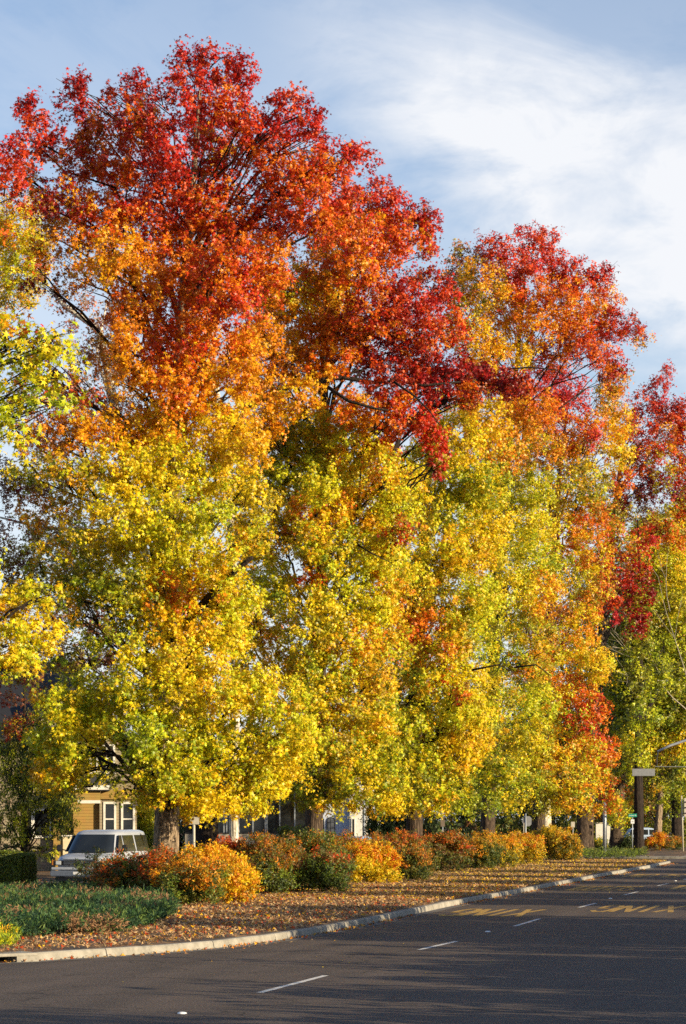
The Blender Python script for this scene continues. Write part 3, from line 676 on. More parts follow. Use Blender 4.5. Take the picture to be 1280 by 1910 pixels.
T2 = """600,900,36,36,YAL,1,-5.5 590,1010,34,34,YAO,1,-5.5 605,1150,36,36,AYO,1,-5.5 592,1290,34,34,YAV,1,-5.5 600,1390,36,30,YLA,1,-5.5 705,1000,34,36,YAL,1,-4.5 700,1130,34,36,YAO,1,-4.5 705,1260,34,36,AYV,1,-4.5 705,1360,34,34,YLA,1,-4.5 450,820,40,40,AVA 450,900,40,44,YVA 455,1000,40,44,YAL 460,1090,44,44,AYV 450,1180,44,44,YOV 470,1260,44,40,YAL 700,365,52,26,RRS 665,395,50,36,RSO 735,385,44,30,RRS 785,395,30,24,RRD 790,430,22,34,RRS 740,430,46,34,RSO 665,440,56,40,ORSO 610,440,40,40,OS 720,475,36,26,SO 600,500,60,50,OAO 660,500,56,44,OAS 540,540,60,50,AYLO 600,560,60,46,YAAO 500,560,46,46,SOA
 790,520,44,24,RRD 750,560,60,42,RSD 820,550,40,30,RRS 690,580,62,46,SROD 770,610,60,44,DSRO 840,610,36,34,SOR 630,610,60,48,SODO 560,620,60,48,OAOA 490,630,52,42,OAO 700,650,62,44,DRSD 780,670,60,40,DRDS 850,680,50,30,DDR 910,700,50,26,DDR 960,715,40,20,DDS
 620,670,60,38,OSAO 550,680,52,36,OAOK 490,700,44,34,OAO 730,720,50,26,DS 800,720,44,22,DR 870,730,40,26,SDO 660,760,56,36,OSAO 730,760,40,34,SOR 790,780,26,34,RRS 810,830,22,38,RRS 820,865,14,22,RD 710,820,44,38,SOSA
 560,740,60,40,AAOY 490,780,46,44,AOA 600,800,70,46,YGAL 530,820,56,40,AVAG 660,830,60,44,YALO 560,870,70,44,YLGL 640,890,66,48,YLYA 500,880,40,44,AVG 720,880,46,44,AYO 520,940,54,40,YLAS 590,950,62,46,YAYS 670,960,66,48,AOYA 740,940,40,40,AY
 545,985,30,30,SOA 745,985,30,18,DRSO,1.3,-5.5 585,1040,18,22,RSDO,1.2,-5 575,1078,24,16,RSOA,1.1,-5 500,1010,42,44,YVA 620,1030,64,46,YLGA 700,1040,60,44,YAYL 510,1080,46,44,YLA 560,1120,62,44,YAYG 640,1110,64,46,AYOL 720,1110,50,44,AOY
 500,1160,50,44,AOY 570,1190,64,46,AOYV 650,1190,66,46,AOAY 720,1190,48,44,AOAS 600,1260,64,46,YAGL 670,1260,62,46,AOKA 530,1240,52,40,AYO 590,1325,30,34,SODA 640,1330,56,44,YLAO 700,1330,50,44,YOAG 560,1330,50,44,YLY
 560,1400,52,42,YAL 525,1410,18,16,RRS,1.4,-5.5 620,1400,56,44,AOGV 690,1400,56,44,YLGV 600,1460,56,38,AOVG 670,1460,60,40,YGVA 730,1450,44,40,YLG 560,1480,40,30,VGA 620,1505,40,18,AOY 690,1505,36,20,AYG 725,1500,26,20,YA"""
limb2 = [([P(455, 765, 90.3), P(480, 746, 89.6), P(510, 735, 88.8), P(545, 716, 88.5), P(590, 709, 88.6), P(640, 704, 88.9), P(700, 714, 88.8), P(740, 711, 88.2), P(790, 719, 88), P(860, 712, 88)], .15, .03),
         ([P(735, 712, 86.7), P(775, 740, 86.3), P(800, 765, 86), P(822, 795, 86)], .045, .015), ([P(612, 722, 87), P(650, 748, 86.6), P(700, 762, 86.4), P(725, 765, 86.4)], .07, .03),
         ([P(708, 922, 88), P(716, 900, 87.6), P(722, 870, 87.6), P(745, 820, 87.6)], .13, .08), ([P(640, 1000, 87), P(690, 1030, 86.6), P(730, 1050, 86.6)], .04, .012)]
tree('sweetgum_tree', row_base(585, 92), 27, .33, parse(T2, 92, 620, 280, 5.5), .088, 6.0, 'broad orange tree in mid row with a long dark arching limb', 'tree', 'sweetgum trees in a row along the road', lean=(.8, 0), extra=limb2, bark=M_BARK_SHADE, limb_r=.09)
T3 = """772,900,34,34,YAL,1,-5.5 778,990,36,40,YAV,1,-5.5 770,1075,36,36,LYA,1,-5.8 782,1250,34,36,AOY,1,-5.5 768,1345,36,34,YAL,1,-5.5 785,1420,34,34,YLV,1,-5.2 845,1010,34,34,YLA,1,-5 850,1180,34,40,YAO,1,-5 848,1320,34,34,AYL,1,-5 850,760,52,36,YLYA 910,780,50,38,YAYA 800,800,46,36,YAL 860,830,60,44,YLYA 930,840,50,44,OAVO 780,870,60,44,YAOL 850,890,58,46,LYLG 910,900,46,44,YLG 770,940,56,40,AYOV 850,950,60,46,LLYG 910,970,44,44,YA 720,960,40,40,AY
 740,1040,56,42,YLGV 810,1040,60,46,YAYO 880,1030,58,46,YLYA 760,1110,60,44,OAOY 830,1120,62,46,YAGL 895,1110,50,46,LLY 740,1170,52,42,OAS 800,1180,56,46,OSAO 870,1180,50,46,LLYG 795,1240,56,44,OSAY 730,1250,50,44,AOYV 835,1225,20,32,SOAR,1.1,-6 860,1250,46,44,YAL
 860,1290,20,20,DSOR,1.2,-6 740,1310,56,44,YAOV 815,1310,58,44,AOYV 880,1320,48,40,AOY 730,1380,50,44,YLVG 800,1380,62,46,YALG 870,1390,56,44,YAYO 770,1440,58,42,YLGV 840,1440,56,42,VGAY 740,1490,40,30,YA 800,1490,50,26,AYV 850,1495,40,24,VGL 700,1440,30,40,YV"""
limb3 = [([P(880, 1250, 104), P(930, 1240, 103.5), P(960, 1255, 103.5)], .045, .02)]
tree('sweetgum_tree', row_base(773, 111), 24.5, .37, parse(T3, 111, 800, 170, 5.5), .10, 5.8, 'yellow-green tree standing third from the van, behind the brown shrub', 'tree', 'sweetgum trees in a row along the road', tmpl=STAR5, lean=(.8, 0), extra=limb3, bark=M_BARK_SHADE)
T4 = """905,930,34,34,AYL,1,-6 915,1010,36,38,YLA,1,-6 905,1100,34,34,YAO,1,-6 918,1180,34,38,LYV,1,-6 905,1270,34,34,YVA,1,-6 912,1350,34,34,VYG,1,-6 912,1440,34,26,GVY,1,-5.5 872,478,32,26,OVAK 850,520,30,24,OVK 925,462,38,26,RSR 985,440,36,24,RRP 1025,440,22,20,RRP 955,495,52,32,RPS 1015,480,44,34,RSR 900,525,54,38,AOAV 975,530,58,38,OSRO 1050,500,34,28,RRS 1085,515,40,26,RSR 1130,510,26,18,RRD 1050,555,58,36,SORO 1120,560,40,34,RSO
 870,580,44,38,AOVY 940,590,56,40,YAAO 1010,600,52,36,OAOS 1080,605,54,36,SORO 1145,600,36,28,RSD 1180,612,28,18,RRD 1200,630,16,12,RD 900,640,56,38,AYAO 960,650,46,36,YYA 1030,650,44,26,SOR 1090,650,44,26,SRO 1130,665,30,24,RSO 1150,690,16,16,RD
 900,690,44,30,YAO 950,730,46,38,AODS 1000,760,50,40,SOAO 960,800,52,42,AYOA 1010,830,50,40,OAKO 950,870,50,42,AVAO 1000,900,50,42,OAVY 940,940,50,42,YLVA 990,970,52,44,YLYA 940,1020,52,44,YAGL 1000,1040,50,44,LGLY 950,1090,54,44,YAOL 1010,1110,46,42,YOA
 930,1150,50,44,LGYV 990,1170,50,42,OAV 930,1230,54,42,GVLG 985,1240,50,42,AOLV 920,1300,56,42,GVLA 990,1310,48,42,GLAO 930,1370,56,42,VGYA 990,1380,46,42,AOV 890,1440,44,38,GGVL 940,1440,46,38,GVAY 980,1450,44,34,AVO 910,1490,40,24,GVG 960,1490,40,24,AGV"""
limb4 = [([P(960, 1245, 124), P(1000, 1240, 123.6), P(1030, 1262, 123.6)], .055, .02), ([P(935, 690, 125), P(985, 685, 124.5), P(1040, 690, 124.5), P(1078, 720, 124.5)], .05, .012)]
tree('sweetgum_tree', row_base(908, 131), 33, .38, parse(T4, 131, 960, 230, 6.5), .115, 5.6, 'tall tree with red wing-like crown spreading against the clouds', 'tree', 'sweetgum trees in a row along the road', tmpl=STAR3, lean=(2.0, 0), extra=limb4, bark=M_BARK_SHADE)
T5 = """1005,1000,30,36,AOY,1,-5 1008,1090,30,36,YAO,1,-5 1003,1290,28,34,AOV,1,-5 1000,1360,28,32,AYO,1,-5 1035,700,38,34,PRSP 1070,735,30,34,PRS 1030,760,40,40,RSPO 1150,705,24,34,OAVR 1130,740,26,34,OVA 1150,780,34,40,AYOA 1090,790,40,32,SOAR 1030,820,50,40,OAOR 1090,840,48,40,YAOV 1155,840,28,34,YAY 1103,818,14,16,RPS,1.2,-6 1040,880,48,40,OAOV 1100,900,48,40,YAOV
 1040,940,48,42,OAYV 1100,960,46,42,OASO 1050,1000,50,42,OSAO 1105,1030,44,42,SOOA 1050,1070,48,42,AYOA 1100,1090,40,40,OSA 1020,1150,44,40,KDKO 1080,1150,46,40,AOYO 1020,1210,42,38,OSO 1080,1210,46,36,AYAO 1120,1240,30,36,YAAO 1030,1270,46,36,OSOA 1080,1280,44,36,SOSA
 1030,1330,46,36,OAO 1080,1340,40,34,SOSR 1110,1320,26,30,RSO 1040,1390,50,38,OAAO 1090,1400,40,36,AOSO 1000,1440,40,36,OVA 1050,1450,48,34,OAYO 1020,1490,44,26,AOV 1075,1490,36,26,AOO 985,1410,30,30,OVA"""
tree('sweetgum_tree', row_base(1003, 149), 29, .4, parse(T5, 149, 1070, 120, 5.5), .13, 5.4, 'orange tree with a pinkish red tuft at its crown, fifth along the strip', 'tree', 'sweetgum trees in a row along the road', tmpl=STAR3, lean=(2.0, 0), bark=M_BARK_SHADE)
T6 = """1236,705,16,26,RRS 1225,740,20,26,RRD 1200,755,26,28,DRDS 1250,770,30,28,RSD 1275,770,28,30,RDS 1195,800,34,30,RSD 1240,810,38,34,RDSA 1290,810,40,36,RDS 1190,850,38,34,RASD 1240,860,40,36,RSDS 1290,870,40,40,DRO 1160,895,34,26,OASR 1205,900,40,30,DRDK 1255,905,40,30,DRK 1180,945,40,28,DKD 1130,950,40,34,ODKO
 1210,1000,20,24,PRSR 1155,1000,36,34,SRAO 1190,1040,30,30,RSR 1130,1050,36,36,SRAD 1170,1080,38,32,RDSD 1200,1105,28,26,DDR 1130,1110,32,30,RSD 1180,1130,30,22,DDR 1155,1150,18,12,PR 1110,1130,26,26,SRO
 1100,1370,34,30,SRSO 1120,1420,34,34,OSAO 1100,1460,36,34,OAO 1140,1470,26,30,SOR 1090,1500,30,20,OAY 1150,1500,22,22,SOO 1130,1400,26,30,OS"""
tree('sweetgum_tree', row_base(1090, 180), 33, .62, parse(T6, 180, 1160, 130, 6, .4), .15, 5.0, 'dark crimson tree at the right edge above a thick grey trunk', 'tree', 'sweetgum trees in a row along the road', tmpl=STAR3, lean=(3.5, 0), bark=M_BARK_SHADE)
T7 = """1255,960,34,26,OASO 1270,990,30,30,AOV 1165,1390,26,26,LYL 1190,1350,24,28,LLG 1150,1430,26,24,GLV 1200,1330,20,14,LG 1175,1430,22,20,YL 1160,1330,30,30,VG 1150,1520,24,18,AOV 1175,1510,16,16,OV 1130,1525,20,14,OV"""
tree('sweetgum_tree', row_base(1150, 196), 24, .52, parse(T7, 196, 1190, 80, 4, .4), .16, 3.0, 'half hidden tree with lime yellow sprays left of the blank hanging sign', 'tree', 'sweetgum trees in a row along the road', tmpl=STAR3, lean=(2.5, 0), bark=M_BARK_SHADE)
# trees beyond the side street; dark olive leaf colours paint in their shade
T8 = """1195,1200,34,40,VGV,1,-15 1180,1270,34,36,VEV,1,-14 1205,1330,34,36,VLG,1,-14 1190,1400,26,26,LVG,1,-13 1225,1260,34,40,VGE,1,-12 1200,1130,36,36,VGL,1,-14
 1215,980,30,30,VAL 1170,1220,40,40,EVGE 1160,1280,40,40,EEVG 1210,1240,50,50,EVVG 1260,1250,50,50,GEVV 1180,1340,40,40,EEV 1230,1300,50,46,VEGE 1270,1330,50,46,VEVG 1160,1180,36,40,VGVE
 1280,960,40,40,AOV 1250,1060,50,50,YALV 1240,1150,50,50,VALV 1220,1430,40,30,VEK 1270,1440,40,30,VEG 1230,1010,50,50,ALY 1280,1040,50,50,YAOV 1220,1090,44,44,AVL 1270,1110,50,50,YVA
 1200,1170,46,44,VAVK 1260,1190,50,50,VLAV 1300,1200,40,60,GLA 1180,1230,40,44,VEVG 1240,1260,50,46,VGVE 1290,1290,40,50,VGV 1190,1290,40,40,EVGV 1240,1330,46,40,VVGK 1290,1370,40,44,VAOV 1200,1380,40,34,VAY 1250,1390,40,30,AVY
 1235,975,28,24,SOR,1,-15 1262,1000,26,22,OAS,1,-15 1190,1165,24,22,DRD,1.2,-18 1285,940,30,30,DSO,1,-12"""
tree('broadleaf_tree', row_base(1192, 183), 26, .36, parse(T8, 193, 1230, 80, 5, .9), .17, 6.5, 'olive green tree on a straight black trunk by the street name sign', 'tree', 'trees beyond the side street', tmpl=STAR3, bark=M_BARKD)
T9 = """1240,1380,34,22,AYTA 1215,1400,26,22,AYA 1270,1400,34,24,AOT 1235,1420,30,20,ATAY 1190,1440,30,26,VAV 1270,1440,34,22,TAVA 1225,1460,26,22,VAV 1290,1480,30,24,VVG 1180,1480,20,22,KVO 1250,1480,26,24,GVV 1205,1500,16,16,KV"""
tree('broadleaf_tree', P(1226, 1578, 206)+Vector((0, 0, -.0)), 9.5, .36, parse(T9, 206, 1240, 80, 4, .5), .15, 2.6, 'leaning tree with a sunlit strip down its bare grey-brown trunk', 'tree', 'trees beyond the side street', tmpl=STAR3, lean=(1.0, 0), bark=M_BARK, top_frac=.99, flare=1.1)
T10 = """1265,1440,40,40,VGE 1290,1400,50,50,GV 1240,1500,30,26,VEV 1290,1480,40,40,VG 1260,1300,40,50,VG 1300,1300,50,60,G"""
tree('broadleaf_tree', row_base(1263, 214), 17, .5, parse(T10, 216, 1262, 80, 4, .5), .17, 4.5, 'thick black trunk just left of the traffic signal post', 'tree', 'trees beyond the side street', tmpl=STAR3, bark=M_BARKD)

# bare grey twigs and limbs of a dying tree between the crimson and olive ones
def bare(base, specs, label, name='bare_tree', mat=None):
    root = empty(name, base, 0, label=label, cat='tree'); m = MB(); random.seed(5)
    def grow(p, d, L, r, depth):
        pts = [p]; q = p.copy(); dd = d.copy()
        for i in range(4):
            dd = (dd+Vector((random.uniform(-.16, .16), random.uniform(-.16, .16), random.uniform(-.12, .15)))).normalized(); q = q+dd*L/4; pts.append(q.copy())
        m.tube([Vector(x)-Vector(base) for x in pts], [r*(1-.17*i) for i in range(5)], 6, cap=False)
        if depth:
            for _ in range(3):
                s = pts[random.randint(2, 4)]; e = (dd+Vector((random.uniform(-.8, .8), random.uniform(-.6, .6), random.uniform(-.5, .6)))).normalized(); grow(s, e, min(3.2, L*.5), min(.035, r*.42), depth-1)
    for s, e, r in specs:
        grow(Vector(s), (Vector(e)-Vector(s)).normalized(), (Vector(e)-Vector(s)).length, r, 2)
    m.build('trunk' if len(specs) > 40 else 'limbs', mat or M_GREYTWIG, root, smooth=True); return root
b0 = row_base(1282, 186)
bare(b0, [(b0, P(1290, 1300, 186), .12), (P(1288, 1330, 186), P(1180, 1195, 180), .05), (P(1290, 1300, 186), P(1235, 1080, 182), .045), (P(1210, 1230, 181), P(1140, 1175, 178), .04), (P(1195, 1215, 180), P(1150, 1225, 177), .04), (P(1240, 1270, 183), P(1185, 1265, 178), .035), (P(1250, 1140, 183), P(1225, 1020, 181), .04), (P(1230, 1255, 182), P(1180, 1150, 178), .035)],
     'leafless grey branches in front of the olive tree below the crimson crown')

# maple close by on the left, only its branch tips in the picture
TM = """60,622,52,24,LLYG 25,600,30,18,LY 105,650,34,22,LLY 15,660,44,36,LYLG 70,680,44,30,LLYG 112,700,26,22,LYL 30,730,46,28,LYG 85,735,36,20,GLL 10,790,28,30,LYL 30,820,20,14,YL 5,750,30,30,LG -60,650,60,50,LL -70,760,60,60,L -150,700,90,90,LG -200,560,90,90,LY -260,860,110,110,LG -250,700,90,120,L"""
tree('maple_tree', Vector((-10.4, 44, ZS)), 17, .25, parse(TM, 44, -200, 330, 1.2, .35), .09, 3.8, 'near maple whose large lime yellow leaves hang in at the upper left', 'tree', per=16, clump_f=.5, tmpl=STAR5, limb_r=.05)
TQ = """30,390,44,34,YLYA 20,440,44,40,LYL 62,440,34,34,YLA 35,500,44,36,LYLV 75,490,24,26,AY 20,550,36,28,LYV 50,545,30,20,LA 60,400,24,22,YA -40,450,60,100,YL -60,600,60,90,Y"""
tree('broadleaf_tree', Vector((-15.4, 104, ZS)), 26, .4, parse(TQ, 104, -20, 120, 3, .6), .085, 5.0, 'fine leaved pale yellow tree at the left edge under the red branch tips', 'tree', tmpl=STAR3)
# sycamores behind the row: pale limbs, sparse brown leaves
TS1 = """50,1120,50,40,KVK,.5 70,1180,50,40,KDK,.5 50,1240,50,34,KDKV,.4 30,900,40,36,KAK,.4 100,900,50,36,KAV,.5 160,580,70,40,KTKS,.22 200,640,60,50,KTK,.25 120,650,50,40,KDK,.4 170,720,70,50,KTK,.28 210,770,60,40,KTB,.22 60,820,60,40,KSK,.35 40,920,60,40,KKD,.4 110,980,60,44,KTVK,.5 60,1020,70,44,KDKV,.6 150,1040,50,40,VTKE,.7 40,1080,50,40,KDK,.5 120,1130,50,40,KDK,.5 190,1160,50,36,KDKK,.6 130,1220,60,40,KTBT,.4 200,1230,50,36,KDK,.6 60,1270,40,30,KBK,.35 20,1290,40,24,KDK,.3 15,1000,40,40,KD,.4 230,1130,30,30,KDK,.6 15,1350,30,26,KDS,.6 70,1230,50,30,KTB,.3 10,880,30,30,KTK,.3"""
s0 = row_base(388, 98)
lS = [([P(395, 1500, 98), P(340, 1250, 98.5), P(250, 980, 99), P(215, 760, 99), P(185, 615, 99), P(120, 570, 99), P(95, 540, 99)], .30, .07), ([P(330, 1230, 99), P(200, 1010, 99.5), P(150, 985, 99), P(90, 1010, 99), P(40, 1100, 99), P(10, 1200, 99)], .14, .05),
      ([P(230, 840, 99), P(150, 830, 98.6), P(90, 870, 98.6)], .07, .03), ([P(215, 780, 99), P(180, 660, 98.8), P(200, 560, 98.8)], .07, .03), ([P(180, 990, 99), P(80, 985, 99), P(0, 965, 99)], .08, .04), ([P(60, 1040, 99), P(20, 1120, 99), P(20, 1300, 99)], .05, .03)]
tree('sycamore_tree', s0, 14, .48, parse(TS1, 99, 150, 250, 2.5, .5), .10, 5.5, 'sycamore with white limbs and sparse brown leaves seen through gaps at left', 'tree', 'sycamores behind the sweetgums', bark=M_SYC, tmpl=STAR3, extra=lS, twigs=.5, lean=(-1, 0), limb_r=.05)
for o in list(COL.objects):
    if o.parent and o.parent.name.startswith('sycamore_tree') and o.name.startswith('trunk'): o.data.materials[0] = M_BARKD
TS2 = """430,960,20,30,TKA,.4 380,420,40,50,KTA,.35 480,760,40,60,KTK,.3 450,900,30,50,KDK,.3"""
lS2 = [([P(436, 1560, 104), P(440, 1300, 104), P(432, 960, 104), P(400, 700, 104), P(372, 440, 104), P(366, 380, 104)], .20, .10), ([P(372, 460, 104), P(395, 350, 104)], .07, .03), ([P(420, 820, 104), P(500, 700, 103), P(560, 600, 103)], .08, .03)]
tree('sycamore_tree', row_base(436, 104)+Vector((0, 0, 0)), 13, .19, parse(TS2, 104, 430, 100, 1.5, .5), .10, 2.5, 'slim sycamore with pale peeling bark behind the reddest part of the shrubs', 'tree', 'sycamores behind the sweetgums', bark=M_SYC, tmpl=STAR3, extra=lS2, limb_r=.04)
TS3 = """1018,1500,22,24,AVT,.6 1030,1470,30,24,VKV,.7"""
tree('sycamore_tree', row_base(1020, 190), 9, .42, parse(TS3, 190, 1020, 60, 1.5, .5), .14, 2.5, 'stubby sunlit pale trunk right of the back of the stop sign', 'tree', 'sycamores behind the sweetgums', bark=M_SYC, tmpl=STAR3)

# ------------------------------------------------------------------ background planting
TE = """30,1360,40,26,EEF 70,1340,30,20,EFK,.6 60,1380,56,34,EEV 20,1420,50,50,EEF 90,1430,50,50,EFEE 40,1480,56,44,EEF 110,1490,36,40,EFE 10,1540,40,36,EEE 118,1530,26,34,EFE 60,1560,40,20,EEE,.4 80,1590,40,14,EEE,.5 20,1590,40,18,EE,.6"""
tree('evergreen_tree', Vector((-13.6, 104, ZS)), 8.5, .18, parse(TE, 103, 50, 140, 1.8, .8), .065, 3.4, 'dark glossy evergreen shading the left side of the yellow house', 'tree', bark=M_BARKD, tmpl=LANCE, mat=M_SHRUB, twigs=1)  # leaf codes kept dark: the shade it stands in is in the colour
def crown_lobes(c, rx, rz, n, codes, flat=1.0):
    L = []
    for i in range(n):
        d = rand_dir(1)[0]; u = random.random()**.5
        L.append((Vector((c[0]+d[0]*rx*u*.8, c[1]+d[1]*rx*u*.8*flat, c[2]+d[2]*rz*u*.85)), (rx*.42, rx*.42, rz*.34), codes, 1.0))
    return L
bgs = [(250, 175, 9, 'EFV'), (330, 150, 7, 'EEF'), (470, 185, 11, 'EFVK'), (560, 200, 12, 'EVVG'), (640, 215, 13, 'EFV'), (730, 190, 12, 'EEFE'), (800, 205, 13, 'EFVK'), (870, 225, 13, 'EFV'), (950, 240, 15, 'EVVG'), (1030, 235, 15, 'EFEV'),
       (1100, 260, 17, 'EFVK'), (1165, 250, 16, 'KOVE'), (1235, 270, 18, 'EFVG'), (1300, 265, 18, 'EVGV'), (1190, 225, 30, 'EVGV'), (1260, 232, 29, 'VEGV'), (120, 165, 12, 'VKE'), (-20, 160, 13, 'KVE')]
bl = ['low dark tree in the gap behind the white picket railing', 'dark tree behind the thick trunk next to the van sign', 'dark tree over the glass fronted building', 'olive tree left of the pale blue house', 'olive tree rising behind the pale blue house', 'dense dark tree right of the pale blue house',
      'dark brown-green tree behind the third sweetgum trunk', 'dark tree behind the fourth sweetgum trunk', 'olive tree behind the back of the stop sign', 'dark tree behind the stubby pale trunk', 'dark tree behind the steel pole', 'rusty orange and dark tree behind the green street sign',
      'dark tree behind the parked pale car', 'olive tree behind the traffic signal at the right edge', 'tall olive crown filling the gap behind the blank hanging sign', 'tall olive crown at the right edge behind the bare grey branches', 'dull brown tree behind the roof of the yellow house', 'brownish tree at the left edge beyond the yellow house']
for (px, Y, h, codes), lb in zip(bgs, bl):
    b = row_base(px, Y); w_ = h*.46; c = b+Vector((0, 0, h*.50)); L = crown_lobes(c, w_, h*.5, 15, codes)
    if px > 200:
        for k in range(4): L.append((b+Vector((random.uniform(-w_, w_), random.uniform(-1, 1), 1.3)), (w_*.4, w_*.3, 1.5), codes, 1.0))
    tree('background_tree', b, h*.9, .28, L, .19, 2.2, lb, 'tree', 'background trees beyond the houses', tmpl=LANCE, bark=M_BARKD, mat=M_SHRUB, twigs=.4)

# shade trees across the road, outside the picture
SHADE = [(25, -54, 8.6), (23, -46, 8.6), (20.5, -37, 8.6), (15.2, -30, 3.7), (15.2, -26.5, 3.9), (15.2, -23.2, 3.7), (15.2, -20, 3.9), (15.2, -16.8, 3.7), (15.2, -13.6, 3.8), (15.2, -7, 3.8), (15.2, -.5, 3.8), (18, -19, 5.0), (15.8, -10.5, 8.2), (14.5, -4, 7.0), (14, .0, 6.4), (14.5, 12, 7.4), (14, 19, 7.2), (14.5, 27, 8.0), (14, 36, 7.2), (14.5, 45, 8.2), (14, 57, 7.4), (14.5, 68, 8.2), (14, 81, 7.6)]

# ------------------------------------------------------------------ shrubs
def sprays(lobes, leaf, lai, seedcol=None, per=30):
    return lobe_leaves(lobes, leaf, lai, per=per, clump_f=.34, droop=.25, out_n=.35)
def shrub(name, px0, px1, ytop, Y, codes_top, codes_low, label, cat='shrub', group='nandina shrubs in a row under the trees', leaf=.05, n=26, mat=None, depth=1.3, lai=4.5):
    k = Y/F; cx = (px0+px1)/2; W = (px1-px0)/2*k; top = H-(ytop-HOR)*k; b = Vector(((cx-640)*k, Y, ZS)); hh = top-ZS
    root = empty(name, b, 0, label=label, cat=cat, group=group); L = []
    for i in range(n):
        a = random.uniform(0, 6.28); u = random.random()**.5; dx = math.cos(a)*u; dy = math.sin(a)*u
        z = ZS+hh*(.15+.85*math.sqrt(max(0, 1-u*u*.6))*random.uniform(.45, .95)); z = min(z, top-hh*.1)
        f = (z-ZS)/hh; code = codes_top if f > .60+random.uniform(-.15, .15) else codes_low
        L.append((b+Vector((dx*W*1.0, dy*depth, z-ZS)), (W*.30+.12, .42, hh*.20+.06), code, 1.0))
    for i in range(9):
        a = random.uniform(-1.1, 1.1); tall = random.uniform(.75, 1.12)*math.sqrt(max(.1, 1-a*a*.5))
        L.append((b+Vector((a*W, random.uniform(-.8, .6)*depth, hh*tall*.92)), (random.uniform(.10, .2), .16, hh*random.uniform(.10, .2)), codes_top, 1.1))
    for i in range(6):
        L.append((b+Vector(((i-2.5)/3*W, -depth*random.uniform(.3, .8), hh*.28)), (W*.25+.1, .4, hh*.25), codes_low, 1.0))
    m = MB(); 
    for i in range(14):
        e = random.choice(L)[0]-b; m.tube([(random.uniform(-.2, .2)*W, random.uniform(-.2, .2), 0), (e.x*.5, e.y*.5, e.z*.55), (e.x, e.y, e.z)], [.018, .012, .006], 5, cap=False)
    m.build('stems', M_TWIG, root)
    pos, nr, tp, sz, col = sprays(L, leaf, lai)
    # pinnate sprays arch up and outwards
    tp = rng.normal(size=tp.shape)*.7+unit(pos-np.array(b)-np.array([0, 0, hh*.2]))*1.0
    leaves('foliage', pos-np.array(b), nr, tp, sz, col, LANCE, mat or M_SHRUB, root); return root
shr = [(470, 545, 1590, 77, 'VKFO', 'FEGV', 'low green and rust nandina spilling right of the golden ones'), (735, 800, 1585, 95, 'VKFO', 'FEV', 'low rusty nandina right of the bright yellow one'), (660, 730, 1562, 97, 'OVFK', 'FVE', 'dull green nandina behind the bright yellow one, right of the pale car'),
(185, 300, 1598, 70, 'SKFOFK', 'FGVEF', 'nandina with rust red tips in front of the van windscreen side'), (255, 345, 1590, 69, 'SKOSF', 'FVKF', 'nandina with rusty red top at the foot of the largest trunk'),
 (300, 415, 1602, 67.5, 'VOAFO', 'FVEFG', 'low orange and dark green nandina just right of the juniper'), (325, 440, 1582, 72, 'AYOA', 'VAOF', 'golden nandina below the small sign post'), (380, 475, 1603, 69, 'YAYO', 'AYVO', 'brightest yellow nandina nearest to the gravelly edge'),
 (390, 465, 1568, 80, 'SOKS', 'VOFV', 'nandina with scarlet top in front of the slim pale trunk'),
 (440, 560, 1562, 79, 'VOFK', 'KOFV', 'brown-green nandina left of the second sweetgum trunk'), (520, 640, 1556, 82, 'FVGOF', 'FEVK', 'large dark green nandina in front of the second trunk'), (560, 645, 1585, 79, 'VSFK', 'FEFG', 'dark green nandina jutting towards the kerb in mid strip'),
 (640, 742, 1575, 90, 'YAYSO', 'YAYL', 'bright yellow nandina with orange tips by the blue house'), (600, 680, 1560, 94, 'OSFV', 'VFK', 'nandina with red-brown tips behind the bright yellow one'), (700, 800, 1556, 100, 'VKOSV', 'KFVE', 'brown and green nandina in front of the third trunk'),
 (780, 870, 1555, 111, 'SKVFO', 'FVEK', 'nandina with crimson flecks right of the third trunk'), (830, 925, 1555, 117, 'OVAFV', 'VFEF', 'nandina in front of the fourth trunk, olive and orange'), (880, 965, 1560, 119, 'AOVY', 'VFYF', 'olive gold nandina leading to the sunlit red one'),
 (940, 1008, 1552, 129, 'SOAYV', 'AYVV', 'sunlit nandina with flame red tips below the stop sign'), (1000, 1050, 1545, 141, 'VAYV', 'VFAE', 'yellow-green nandina by the stubby pale trunk'), (1030, 1078, 1552, 140, 'YAVO', 'VAEV', 'last gold and green nandina before the dark groundcover'),
 (1203, 1250, 1556, 190, 'OASY', 'VOFE', 'nandina glowing orange in front of the parked pale car'), (1240, 1276, 1562, 194, 'VKOV', 'EFV', 'dull green nandina by the traffic signal post')]
for a in shr: shrub('nandina_shrub', *a)
# wispy young plant before the van
shrub('nandina_shrub', 148, 205, 1588, 72, 'EFKF', 'EKFE', 'wispy sparse nandina standing before the van grille', leaf=.04, n=8, lai=1.0, depth=.5)
shrub('broadleaf_shrub', 515, 575, 1545, 112, 'FVG', 'EFE', 'green shrub below the wide windows of the low building', group='shrubs by the houses', leaf=.07)
shrub('broadleaf_shrub', 690, 765, 1500, 150, 'EEFE', 'EEE', 'tall black-green shrub at the corner of the pale blue house', group='shrubs by the houses', leaf=.12)
shrub('broadleaf_shrub', 250, 292, 1497, 118, 'LYGL', 'GVF', 'sunlit lime green shrub right of the yellow house', group='shrubs by the houses', leaf=.08)
shrub('broadleaf_shrub', 1110, 1128, 1568, 188, 'GVY', 'FE', 'small green shrub in front of the bright white wall', group='shrubs by the houses', leaf=.09)
shrub('broadleaf_shrub', 1158, 1182, 1562, 196, 'EVF', 'EE', 'small dark shrub left of the green street sign post', group='shrubs by the houses', leaf=.09)

